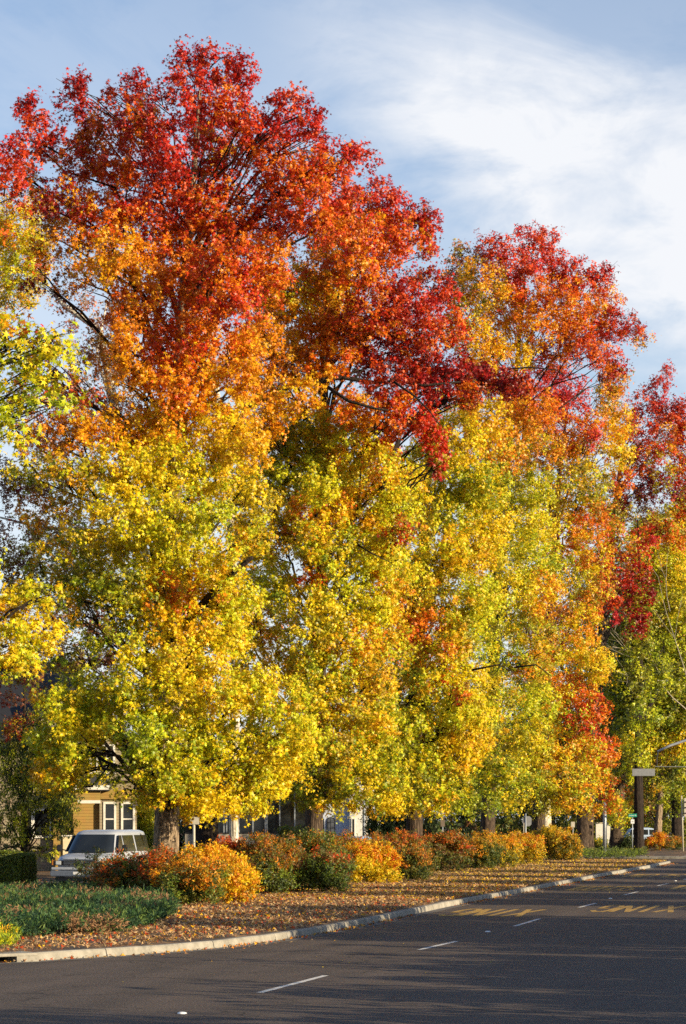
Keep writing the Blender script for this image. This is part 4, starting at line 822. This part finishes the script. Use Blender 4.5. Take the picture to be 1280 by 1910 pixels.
# juniper mat
def frond_mat(name, poly, n, hgt, codes, dead, L0, label, cat, blades=16, mat=None, hump=.35):
    xs = [p.x for p in poly]; ys = [p.y for p in poly]
    def inside(x, y):
        c = False; j = len(poly)-1
        for i in range(len(poly)):
            if (poly[i].y > y) != (poly[j].y > y) and x < (poly[j].x-poly[i].x)*(y-poly[i].y)/(poly[j].y-poly[i].y)+poly[i].x: c = not c
            j = i
        return c
    Pn = []
    while len(Pn) < n:
        x = random.uniform(min(xs), max(xs)); y = random.uniform(min(ys), max(ys))
        if inside(x, y): Pn.append((x, y))
    Pn = np.array(Pn); hm = hgt*(.6+.55*np.sin(Pn[:, 0]*2.1+np.sin(Pn[:, 1]*1.3)*1.5)*np.sin(Pn[:, 1]*1.15+Pn[:, 0]*.7)); hm = np.maximum(hm, hgt*.2)
    ax = rng.normal(size=(n, 3))*.55+np.array([.35, -.35, .8]); ax = unit(ax)
    base = np.concatenate([Pn, (ZS+.02+hm*rng.random(n)**.5*.8)[:, None]], 1)
    t = rng.random((n, blades, 1)); Lf = (L0*(.6+.8*rng.random(n)))[:, None, None]
    pos = base[:, None, :]+ax[:, None, :]*t*Lf+rng.normal(size=(n, blades, 3))*.012*L0/.2
    bd = unit((ax[:, None, :]*1.0+rng.normal(size=(n, blades, 3))*.55).reshape(-1, 3)); nr = rng.normal(size=(n*blades, 3))
    pal = np.array([PAL[c] for c in codes]); col = pal[rng.integers(0, len(codes), n)]
    dp = (np.sin(Pn[:, 0]*1.7+4)*np.sin(Pn[:, 1]*.9+1)) > .45; dd = (dp & (rng.random(n) < .6)) | (rng.random(n) < .02); col[dd] = np.array(PAL[dead])
    col = np.repeat(col, blades, 0)*(.7+.6*rng.random((n*blades, 1)))
    o = leaves(name, pos.reshape(-1, 3), nr, bd, L0*.17*(.6+.8*rng.random(n*blades))*1.6, col, BLADE, mat or M_NEEDLE); tag(o, label, cat, kind='stuff'); return o
PAL['J'] = (.045, .105, .032); PAL['j'] = (.11, .17, .035); PAL['i'] = (.022, .055, .026)
jp = [G(-60, 1757, .15), G(60, 1752, .15), G(130, 1748, .15), G(215, 1744, .15), G(290, 1727, .15), G(322, 1706, .15), G(318, 1693, .15), G(260, 1684, .15), G(175, 1675, .15), G(60, 1672, .15), G(-80, 1676, .15)]
frond_mat('juniper', jp, 17000, .34, 'JJjiiJj', 'B', .26, 'spreading blue-green juniper with brown dead patches at lower left', 'groundcover', blades=14)
gc = [RY(-3.0, 150.5), RY(-3.2, 157), RY(-16, 157), RY(-16, 146)]
frond_mat('groundcover', [RY(-7.6, 143), RY(-3.0, 153), RY(-4, 159), RY(-15, 156), RY(-11.5, 143)], 5000, .5, 'FGEF', 'V', .3, 'dark strappy green groundcover before the thick grey trunk', 'groundcover', blades=8)
m_ = frond_mat('weeds', [G(-20, 1775, .15), G(28, 1768, .15), G(30, 1757, .15), G(-20, 1757, .15)], 260, .2, 'GLGj', 'A', .22, 'small clump of green weeds beside the storm drain', 'weeds', blades=8)

# clipped hedge
hA = RY(-18.3, 88.5, ZS); hr = empty('clipped_hedge', hA, math.atan2(-NR.y, -NR.x), label='clipped green box hedge left of the white van', cat='hedge')
Lh, Wh, Hh = 8.0, 1.3, 1.12
n = 42000; fsel = rng.random(n); q = np.zeros((n, 3)); nn_ = np.zeros((n, 3)); u = rng.random((n, 2))
fa = fsel < .42; q[fa] = np.stack([u[fa, 0]*Lh, np.full(fa.sum(), Wh), u[fa, 1]*Hh], 1); nn_[fa] = (0, 1, 0)
fb = (fsel >= .42) & (fsel < .78); q[fb] = np.stack([u[fb, 0]*Lh, u[fb, 1]*Wh, np.full(fb.sum(), Hh)], 1); nn_[fb] = (0, 0, 1)
fc_ = fsel >= .78; q[fc_] = np.stack([np.zeros(fc_.sum()), u[fc_, 0]*Wh, u[fc_, 1]*Hh], 1); nn_[fc_] = (-1, 0, 0)
bul = .05*np.sin(q[:, 0]*2.3)+.035*np.sin(q[:, 0]*5.1+q[:, 2]*3); q += nn_*(bul[:, None]+rng.normal(size=(n, 1))*.035)
leaves('foliage', q, rng.normal(size=(n, 3))*.6+nn_, rng.normal(size=(n, 3)), .045*(.6+.8*rng.random(n)), np.array([PAL[c] for c in 'FGFV'])[rng.integers(0, 4, n)]*(.7+.5*rng.random((n, 1))), LANCE, M_SHRUB, hr)
MB().box((.06, .06, 0), (Lh-.06, Wh-.06, Hh-.05)).build('branches', simple('hedge_core', (.02, .022, .01), .95), hr)

# ------------------------------------------------------------------ vehicles
def car_body(parent, levels, length_pts, mat, rnd=.22):
    """levels: (z, x_front, x_rear, half width)"""
    m = MB(); n = 36
    def ring(z, xf, xr, hw):
        cx = (xf+xr)/2; a = (xr-xf)/2; e = 5.5; out = []
        for k in range(n):
            t = 2*math.pi*(k+.5)/n; c, s = math.cos(t), math.sin(t)
            out.append((cx+a*math.copysign(abs(c)**(2/e), c), hw*math.copysign(abs(s)**(2/e), s), z))
        return out
    for L in levels: m.v += ring(*L)
    for i in range(len(levels)-1):
        for k in range(n): m.f.append((i*n+k, i*n+(k+1) % n, (i+1)*n+(k+1) % n, (i+1)*n+k))
    m.f.append(tuple(range(n))[::-1]); m.f.append(tuple((len(levels)-1)*n+k for k in range(n)))
    o = m.build('body', mat, parent, smooth=True)
    return o
def interp(levels, z, j):
    for a, b in zip(levels, levels[1:]):
        if a[0] <= z <= b[0]: t = (z-a[0])/(b[0]-a[0]+1e-9); return a[j]+(b[j]-a[j])*t
    return levels[-1][j]
def side_window(parent, levels, z0, z1, x0a, x1a, x0b, x1b, sgn, name='side_window'):
    """bottom edge from x0a to x1a at z0, top edge from x0b to x1b at z1"""
    m = MB(); e = .014; y0 = (interp(levels, z0, 3)+e)*sgn; y1 = (interp(levels, z1, 3)+e)*sgn
    A = [(x0a, y0, z0), (x1a, y0, z0), (x1b, y1, z1), (x0b, y1, z1)]; B = [(x, y-sgn*.05, z) for x, y, z in A]
    m.add(A+B, [(0, 1, 2, 3), (7, 6, 5, 4), (0, 4, 5, 1), (1, 5, 6, 2), (2, 6, 7, 3), (3, 7, 4, 0)]); return m.build(name, M_GLASS, parent)
def wheel(parent, x, y, r, wd=.24):
    m = MB(); k = 24; prof = [(r*.62, -wd/2), (r*.94, -wd/2), (r, -wd*.36), (r, wd*.36), (r*.94, wd/2), (r*.62, wd/2)]
    for rr, yy in prof:
        for i in range(k): m.v.append((rr*math.cos(6.2832*i/k), yy, rr*math.sin(6.2832*i/k)))
    for j in range(5):
        for i in range(k): m.f.append((j*k+i, j*k+(i+1) % k, (j+1)*k+(i+1) % k, (j+1)*k+i))
    w = empty('wheel', (x, y, r)); w.parent = parent
    m.build('tyre', M_TYRE, w, smooth=True)
    m2 = MB(); m2.tube([(0, -wd*.4, 0), (0, wd*.4, 0)], [r*.63, r*.63], 20); m2.tube([(0, -wd*.46, 0), (0, wd*.46, 0)], [r*.2, r*.2], 12); m2.build('rim', M_CHROME, w)
# van
va = RY(-14.9, 83.0, ZS+.02); van = empty('parked_van', va, ROADROT, label='white full-size passenger van parked behind the shrubs at left', cat='van'); van.scale = (1, 1, .95)
LV = [(.38, .10, 5.35, .93), (.55, .02, 5.42, .985), (.80, 0, 5.42, 1.0), (1.02, .02, 5.41, 1.0), (1.10, .10, 5.40, .985), (1.16, .30, 5.39, .97), (1.24, .98, 5.38, .955), (1.32, 1.06, 5.37, .95),
      (1.95, 1.62, 5.28, .82), (2.02, 1.74, 5.22, .78), (2.08, 1.98, 5.05, .66), (2.10, 2.35, 4.8, .45)]
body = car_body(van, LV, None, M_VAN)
# windscreen
m = MB(); zA, zB = 1.27, 1.93; xA, xB = interp(LV, zA, 1)-.02, interp(LV, zB, 1)-.02; wA, wB = .84, .70
rowsA = []
for zz, xx, ww in ((zA, xA, wA), ((zA+zB)/2, (xA+xB)/2-.015, (wA+wB)/2), (zB, xB, wB)):
    rowsA.append([(xx-.012+((2.0)*(1-(1-(abs((k-6)/6)*ww/interp(LV, zz, 3))**5.5)**(1/5.5))), (k-6)/6*ww, zz) for k in range(13)])
for r in rowsA: m.v += r
for j in range(2):
    for k in range(12): m.f.append((j*13+k, j*13+k+1, (j+1)*13+k+1, (j+1)*13+k))
m.build('windscreen', M_GLASS, van, smooth=True)
for s in (1, -1):
    side_window(van, LV, 1.30, 1.90, 1.28, 1.98, 1.78, 2.02, s); side_window(van, LV, 1.30, 1.90, 2.14, 3.35, 2.16, 3.30, s); side_window(van, LV, 1.30, 1.90, 3.50, 4.9, 3.48, 4.85, s)
    hl = MB().box((-.035, .60*s, .83), (.06, .90*s, 1.0)).build('headlight', M_BLACKP, van, bevel=.01)
    MB().box((-.05, .64*s, .85), (-.034, .83*s, .985)).build('lens', M_LAMP, hl, bevel=.006)
    MB().box((-.02, .905*s, .83), (.10, .985*s, 1.0)).build('indicator', M_AMBER, van, bevel=.01)
    mr_ = MB().box((1.30, 1.10*s, 1.30), (1.42, 1.28*s, 1.56)).build('mirror', M_BLACKP, van, bevel=.03)
    MB().tube([(1.42, .93*s, 1.34), (1.38, 1.12*s, 1.38)], .02, 6).build('mirror_arm', M_BLACKP, mr_)
    for x in (.98, 4.3): wheel(van, x, .86*s, .37)
g = MB().box((-.03, -.56, .80), (.05, .56, 1.03)).build('grille', M_BLACKP, van)
gb = MB()
for k in range(4): gb.box((-.045, -.54, .825+k*.055), (-.029, .54, .838+k*.055))
gb.box((-.05, -.58, 1.03), (.02, .58, 1.05)); gb.box((-.05, -.58, .785), (.02, .58, .80)); gb.build('bars', M_CHROME, g)
MB().box((-.16, -1.0, .44), (.04, 1.0, .64)).build('bumper', M_CHROME, van, bevel=.035)
MB().box((-.10, -.98, .66), (.02, .98, .76)).build('valance', M_VAN, van, bevel=.02)
MB().box((.12, -.90, .26), (.18, .90, .44)).build('air_dam', M_BLACKP, van)
wp = MB(); 
for s in (.1, -.65): wp.tube([(1.0, s, 1.262), (1.05, s+.35, 1.34), (1.08, s+.55, 1.35)], .012, 5)
wp.build('wiper', M_BLACKP, van)
MB().box((.55, -.86, 1.2115), (.57, .86, 1.2125)).build('cowl_line', M_BLACKP, van)
MB().box((-.18, -.16, .50), (-.161, .16, .60)).build('number_plate', M_SWHITE, van)
# smaller cars
def suv(base, rot, mat, label, lo=0):
    r = empty('parked_car', base, rot, label=label, cat='car', group='cars parked behind the planting')
    Lc = [(.30, .1, 4.5, .82), (.5, 0, 4.6, .88), (.8, .05, 4.6, .9), (.92, .35, 4.58, .88), (1.0-lo*.2, 1.15, 4.5, .86), (1.05-lo*.2, 1.25, 4.48, .85), (1.55-lo, 1.9, 4.2, .70), (1.66-lo, 2.2, 4.0, .6), (1.70-lo, 2.5, 3.7, .4)]
    car_body(r, Lc, None, mat)
    for s in (1, -1):
        side_window(r, Lc, 1.07, 1.52-lo, 1.55, 2.45, 2.0, 2.45, s); side_window(r, Lc, 1.07, 1.52-lo, 2.56, 3.4, 2.56, 3.35, s); side_window(r, Lc, 1.07, 1.52-lo, 3.52, 4.2, 3.48, 4.0, s)
        for x in (.85, 3.7): wheel(r, x, .80*s, .34, .2)
        MB().box((.02, .55*s, .66), (.12, .80*s, .8)).build('headlight', M_LAMP, r, bevel=.01)
    m = MB(); a, b = interp(Lc, 1.07, 1)-.02, interp(Lc, 1.52-lo, 1)-.02
    m.add([(a, -.72, 1.07), (a, .72, 1.07), (b, .6, 1.52-lo), (b, -.6, 1.52-lo)], [(0, 1, 2, 3)]); m.build('windscreen', M_GLASS, r)
    return r
suv(P(1262, 1580, 212)*1.0, math.pi, M_PAINTB, 'pale blue-white car behind the glowing orange shrub at right')
suv(RY(-15.2, 124, ZS+.02), ROADROT, M_PAINTB, 'pale car roof peeping over the shrubs by the blue house', .22)

# ------------------------------------------------------------------ buildings
def local(base, rot): return base, rot
# the house: local x to the right (towards the road), local y away from us
hb = RY(-21.4, 112, ZS); HR = .088; HX = Vector((math.cos(HR), math.sin(HR), 0))
house = empty('yellow_house', hb, HR, label='two-storey yellow and cream house with dark shingle roof behind the van', cat='house')
def px_l(px):
    q = (px-640)/F; return (q*hb.y-hb.x)/(HX.x-q*HX.y)
def z_l(py, Y=112): return H-(py-HOR)/F*Y-ZS
xw = px_l(254)
MB().box((-14, .3, 0), (xw, 11, z_l(1300)-2.0+.0)).build('wall', M_SIDEC, house)
# gabled roof, ridge parallel to local x
zt = z_l(1372); zr = z_l(1298); m = MB()
m.prism([(-.7, zt-.1), (5.5, zr+1.9), (11.7, zt-.1), (11.7, zt-.3), (5.5, zr+1.65), (-.7, zt-.3)], 0, -14.6, px_l(150)); m.build('roof', M_ROOFR, house)
m = MB(); m.prism([(xw-6.2, z_l(1395)), (xw-3, zr+.4), (xw+.35, z_l(1395)), (xw+.35, z_l(1395)-.18), (xw-3, zr+.2), (xw-6.2, z_l(1395)-.18)], 1, -.35, 9); m.build('gable_roof', M_SHING, house)
m = MB(); m.prism([(xw-5.9, z_l(1396)-.2), (xw-3, zr+.15), (xw+.02, z_l(1396)-.2)], 1, -.02, .28); m.build('gable_wall', M_SIDEC, house)
MB().box((px_l(160), -.01, z_l(1456)), (xw+.01, .3, z_l(1396)-.2)).build('upper_wall', M_SIDEC, house)
def window(parent, x0, x1, z0, z1, y, mull=(), rail=None, fr=.09, name='window'):
    f = MB(); f.box((x0-fr, y-.06, z0-fr), (x0, y, z1+fr)).box((x1, y-.06, z0-fr), (x1+fr, y, z1+fr)).box((x0, y-.06, z1), (x1, y, z1+fr)).box((x0-fr-.04, y-.10, z0-fr-.05), (x1+fr+.04, y, z0-fr*.3))
    for mx in mull: f.box((mx-.05, y-.055, z0), (mx+.05, y-.002, z1))
    if rail: f.box((x0, y-.045, rail-.03), (x1, y-.004, rail+.03))
    w_ = f.build(name, M_TRIM, parent)
    MB().box((x0, y-.02, z0), (x1, y-.005, z1)).build('pane', M_GLASS, w_); return w_
window(house, px_l(171), px_l(211), z_l(1438), z_l(1392), -.012, mull=(px_l(182), px_l(200)))
# skirt roof over the porch
m = MB(); zz0, zz1 = z_l(1471), z_l(1455); m.prism([(-1.5, zz0), (.0, zz1+.25), (.0, zz0-.12), (-1.5, zz0-.12)], 0, px_l(138), px_l(205)); m.build('porch_roof', M_SHING, house)
MB().box((px_l(138), -1.56, z_l(1474)), (px_l(206), -1.40, z_l(1466))).build('gutter', M_TRIM, house)
MB().box((px_l(142), -1.3, z_l(1493)), (px_l(188), -1.1, z_l(1475))).box((px_l(188), -.5, z_l(1491)), (px_l(256), -.31, z_l(1474))).build('frieze', M_SIDEY, house)
MB().box((px_l(146), -1.36, z_l(1499)), (px_l(188), -1.05, z_l(1493.4))).build('beam', M_TRIM, house)
MB().box((px_l(186.5), -1.34, 0), (px_l(191), -1.02, z_l(1493.3))).build('post', M_SIDEC, house)
MB().box((px_l(100), -.12, 0), (px_l(191), -.02, z_l(1480))).build('porch_wall', M_SIDEY, house)
MB().box((px_l(119), -1.4, 0), (px_l(172), -1.25, z_l(1560))).build('parapet', M_CREAM, house)
MB().box((px_l(117), -1.46, z_l(1559.8)), (px_l(174), -1.2, z_l(1557.5))).build('parapet_cap', M_TRIM, house)
MB().box((px_l(191.2), -.36, 0), (xw+.03, .29, z_l(1491))).build('bay_wall', M_SIDEC, house)
window(house, px_l(197), px_l(213), z_l(1575), z_l(1500), -.37, rail=z_l(1528), fr=.10); window(house, px_l(230), px_l(248), z_l(1575), z_l(1500), -.37, rail=z_l(1528), fr=.10)
window(house, px_l(45), px_l(58), z_l(1560), z_l(1512), -.005+.3, fr=.08); window(house, px_l(64), px_l(92), z_l(1558), z_l(1512), .295, fr=.08)
# picket railing
pf = empty('picket_railing', Vector(((252-640)/F*119, 119, ZS)), 0, label='white picket railing seen right of the yellow house', cat='railing'); m = MB()
for k in range(9): m.box((k*.14, 0, 0), (k*.14+.05, .04, 2.1 if k % 4 else 2.25))
m.build('pickets', M_TRIM, pf); MB().box((-.05, .042, 1.95), (1.2, .08, 2.02)).box((-.05, .042, 1.2), (1.2, .08, 1.27)).build('rail', M_TRIM, pf)
# low building with a wall of glass
Yb = 140.0; bb = Vector(((410-640)/F*Yb, Yb, ZS)); B2 = empty('glass_fronted_building', bb, 0, label='low building with a band of dark windows over a grey wall', cat='building')
kx = Yb/F; Wb = 165*kx; zb = H-(1555-HOR)*kx-ZS; zt2 = H-(1475-HOR)*kx-ZS
MB().box((-2, 0, 0), (Wb, .4, zb)).build('lower_wall', M_CONCW, B2)
MB().box((-2, .12, zb+.02), (Wb, .2, zt2)).build('glazing', M_GLASS, B2)
mm = MB(); 
for x in (8, 13, 36, 62, 85, 88, 112, 140): mm.box((x*kx-.035, .0, zb+.06), (x*kx+.035, .1, zt2))
mm.build('mullion', M_STEEL, B2); MB().box((-2, -.05, zb+.002), (Wb, .118, zb+.06)).build('sill', M_BLACKP, B2)
MB().box((-2.5, -.8, zt2+.002), (Wb+.5, 8, zt2+.5)).build('roof', M_SHING, B2); MB().box((-2, .41, 0), (Wb, 8, zt2)).build('wall', M_CONCW, B2)
# pale blue house
Yc = 162.0; kc = Yc/F; cb = Vector(((596-640)*kc, Yc, ZS)); B3 = empty('pale_blue_house', cb, 0, label='pale blue house with tall arched windows and a sunlit white bay', cat='house')
def cx(px): return (px-596)*kc
def cz(py): return H-(py-HOR)*kc-ZS
MB().box((cx(596), 0, 0), (cx(652), 7, cz(1440))).build('wall', M_BLUEW, B3)
def arch_window(x0, x1, z0, z1):
    f = MB(); n = 8; r = (x1-x0)/2; out = [(x0, z0), (x1, z0)]+[((x0+x1)/2+r*math.cos(math.pi*i/n), z1-r+r*math.sin(math.pi*i/n)) for i in range(n+1)]
    f.prism(out, 1, -.05, -.005); o = f.build('window', M_BLACKP, B3)
    ins = .07; inn = [(x0+ins, z0+ins), (x1-ins, z0+ins)]+[((x0+x1)/2+(r-ins)*math.cos(math.pi*i/n), z1-r+(r-ins)*math.sin(math.pi*i/n)) for i in range(n+1)]
    g_ = MB(); g_.prism(inn, 1, -.06, -.051); g_.build('pane', glass('curtained_glass', (.09, .10, .12)), o)
    h_ = MB()
    for i in range(1, 4): h_.box((x0+ins, -.068, z0+(z1-z0)*i/4), (x1-ins, -.061, z0+(z1-z0)*i/4+.03))
    h_.box(((x0+x1)/2-.015, -.069, z0+ins), ((x0+x1)/2+.015, -.0612, z1-.1)); h_.build('glazing_bars', M_BLACKP, o)
arch_window(cx(609), cx(625), cz(1566), cz(1524)); arch_window(cx(597), cx(605), cz(1566), cz(1526))
MB().box((cx(652.2), -.6, 0), (cx(676), 6, cz(1450))).build('bay_wall', M_TRIM, B3)
window(B3, cx(657), cx(661), cz(1564), cz(1528), -.605, fr=.05)
MB().box((cx(682), -.4, 0), (cx(686), -.1, cz(1470))).box((cx(692), -.4, 0), (cx(695), -.1, cz(1470))).build('post', M_TAN, B3)
MB().box((cx(676.2), .2, 0), (cx(740), 6, cz(1460))).build('side_wall', M_BLUEW, B3)
MB().box((cx(592), -.9, cz(1439.5)), (cx(745), 7.5, cz(1430))).build('roof', M_SHING, B3)
# sunlit white wall
wl = empty('garden_wall', Vector(((1112-640)/F*198, 198, .13)), 0, label='small sunlit cream wall between the thick trunk and the steel pole', cat='wall')
MB().box((0, 0, 0), (1.35, .25, 2.1)).build('wall', M_TRIM, wl); MB().box((-.05, -.04, 2.101), (1.4, .29, 2.18)).build('coping', M_CREAM, wl)

# ------------------------------------------------------------------ street furniture
def post(parent, h, r=.03, mat=None, name='post'): return MB().tube([(0, 0, 0), (0, 0, h)], [r, r], 10).build(name, mat or M_STEEL, parent, smooth=True)
def sign(name, px, Y, ytop, wpx, hpx, label, cat, mat=M_SIGNB, pr=.03, pmat=None, rz=0):
    k = Y/F; r = empty(name, Vector(((px-640)*k, Y, ZS)), rz, label=label, cat=cat); zt = H-(ytop-HOR)*k-ZS; w2 = wpx*k/2; hh = hpx*k
    post(r, zt-.02, pr, pmat); MB().box((-w2, -pr-.012, zt-hh), (w2, -pr-.002, zt)).build('panel', mat, r, bevel=.004); return r
sign('parking_sign', 362, 86, 1524, 20, 14, 'bleached sign panel on a slim sunlit post right of the big trunk', 'sign', M_TAN, .045, M_TAN)
sign('small_sign', 1069, 160, 1533, 7, 10.5, 'small tan sign on a post left of the thick grey trunk', 'sign', M_TAN)
sign('brown_sign', 826, 135, 1524, 8, 18, 'narrow brown sign back beyond the shrubs, right of the third trunk', 'sign', simple('brown_sign_back', (.16, .12, .09), .7))
# stop sign seen from behind
k = 168/F; st = empty('stop_sign', Vector(((981-640)*k, 168, ZS)), 0, label='grey back of an octagonal stop sign left of the fifth trunk', cat='stop sign')
zc = H-(1532-HOR)*k-ZS; post(st, zc+.55, .04); m = MB(); m.prism([(.12+.375*math.cos(math.radians(22.5+45*i)), zc+.375*math.sin(math.radians(22.5+45*i))) for i in range(8)], 1, .045, .055); m.build('panel', M_SIGNB, st)
MB().tube([(-.16, 0, 0), (-.14, 0, zc-.1)], .03, 8).build('brace', M_TAN, st)
# street name sign
def text(parent, s, size, loc, mat, rot=(math.pi/2, 0, 0), name='lettering'):
    c = bpy.data.curves.new(name, 'FONT'); c.body = s; c.size = size; c.align_x = 'CENTER'; c.align_y = 'CENTER'; c.extrude = .002
    t_ = bpy.data.objects.new('tmp', c); me = bpy.data.meshes.new_from_object(t_); bpy.data.objects.remove(t_); me.materials.clear()
    o = bpy.data.objects.new(name, me); COL.objects.link(o); o.location = loc; o.rotation_euler = rot; o.parent = parent; me.materials.append(mat); return o
k = 178/F; ss = empty('street_name_sign', Vector(((1180-640)*k, 178, ZS)), 0, label='green street name sign on a thin post left of the black trunk', cat='street sign')
zt = H-(1518-HOR)*k-ZS; post(ss, zt, .035); pn = MB().box((-.30, -.06, zt-.24), (.32, -.04, zt)).build('name_panel', M_GREEN, ss, bevel=.006)
text(pn, 'Lemon St', .135, (.01, -.064, zt-.12), M_SWHITE)
pn2 = MB().box((-.13, -.06, zt-.72), (.13, -.04, zt-.42)).build('number_panel', M_SWHITE, ss, bevel=.006); text(pn2, '35', .16, (0, -.064, zt-.57), M_BLACKP)
# steel pole
k = 184/F; sp = empty('steel_pole', Vector(((1128.5-640)*k, 184, ZS)), 0, label='thick bluish steel pole between the grey trunk and the street sign', cat='pole')
MB().tube([(0, 0, 0), (0, 0, 2), (0, 0, 3.7)], [.155, .15, .145], 20).build('shaft', M_STEEL, sp, smooth=True); MB().tube([(0, 0, 0), (0, 0, .12)], [.22, .19], 16).build('base_flange', M_STEEL, sp)
MB().tube([(0, 0, 3.7), (0, 0, 3.78)], [.15, .06], 16).build('cap', M_STEEL, sp)
# mast arm with hanging blank sign; its pole stands to the right of the picture
k = 165/F; ab = Vector(((1345-640)*k, 165, ZS)); ma = empty('signal_mast', ab, 0, label='curved grey mast arm entering from the right with a blank sign on a rod', cat='signal mast')
def lp(px, py, Y=165.0): return P(px, py, Y)-ab
MB().tube([(0, 0, 0), (0, 0, 4), lp(1345, 1350)], [.17, .15, .12], 16).build('pole', M_STEEL, ma, smooth=True)
MB().tube([lp(1345, 1373), lp(1310, 1374), lp(1280, 1381), lp(1250, 1391), lp(1227, 1402)], [.10, .095, .09, .085, .08], 12).build('arm', M_STEEL, ma, smooth=True)
MB().tube([lp(1345, 1431), lp(1222, 1430)], .025, 8).build('rod', M_SIGNB, ma)
MB().tube([lp(1228, 1402), lp(1226, 1412), lp(1226, 1430)], [.05, .03, .025], 8).build('hanger', M_BLACKP, ma)
a_, b_ = lp(1179.5, 1447.5), lp(1222, 1434); MB().box((a_.x, -.02, a_.z), (b_.x, .02, b_.z)).build('blank_panel', M_SIGNB, ma, bevel=.012)
# thin utility wire higher up
# pedestrian signal post
k = 183/F; ts = empty('traffic_signal', Vector(((1273-640)*k, 183, ZS)), 0, label='pale post with a tan signal head at the far right edge', cat='traffic signal')
MB().tube([(.06, 0, 0), (0, 0, 2.6), (-.06, 0, 4.2)], [.06, .055, .05], 12).build('pole', M_TAN, ts, smooth=True)
hd = MB().box((.10, -.15, 2.6), (.50, .15, 4.0)).build('signal_head', M_TAN, ts, bevel=.03)
vs_ = MB()
for i in range(3): vs_.box((.14, -.32, 3.72-i*.42), (.46, -.151, 3.76-i*.42))
vs_.build('visors', M_BLACKP, hd); MB().box((.02, -.02, 3.2), (.099, .02, 3.3)).build('bracket', M_STEEL, ts)

# ------------------------------------------------------------------ what shades the road
random.seed(21); rng = np.random.default_rng(21)
for i, (o, a, h) in enumerate(SHADE):
    if a > -20: h *= .93
    b = R(o, a); c = b+Vector((0, 0, h*.5)); L = crown_lobes(c, h*.5, h*.48, 14, 'GVYL', 1.0)
    for k in range(4): L.append((b+Vector((random.uniform(-.35, .35)*h, random.uniform(-.35, .35)*h, .15*h)), (.28*h, .28*h, .17*h), 'GVF', 1.0))
    for it in range(len(L)):
        cc, rr, cd, dn = L[it]
        if cc.z+rr[2] > h: L[it] = (Vector((cc.x, cc.y, h-rr[2])), rr, cd, dn)
    tree('roadside_tree', b, h*.9, .25, L, .22, 4.5, 'rounded street tree across the road, outside the picture, casting shade', 'tree', 'trees across the road', tmpl=LANCE, mat=M_SHRUB, twigs=.3)
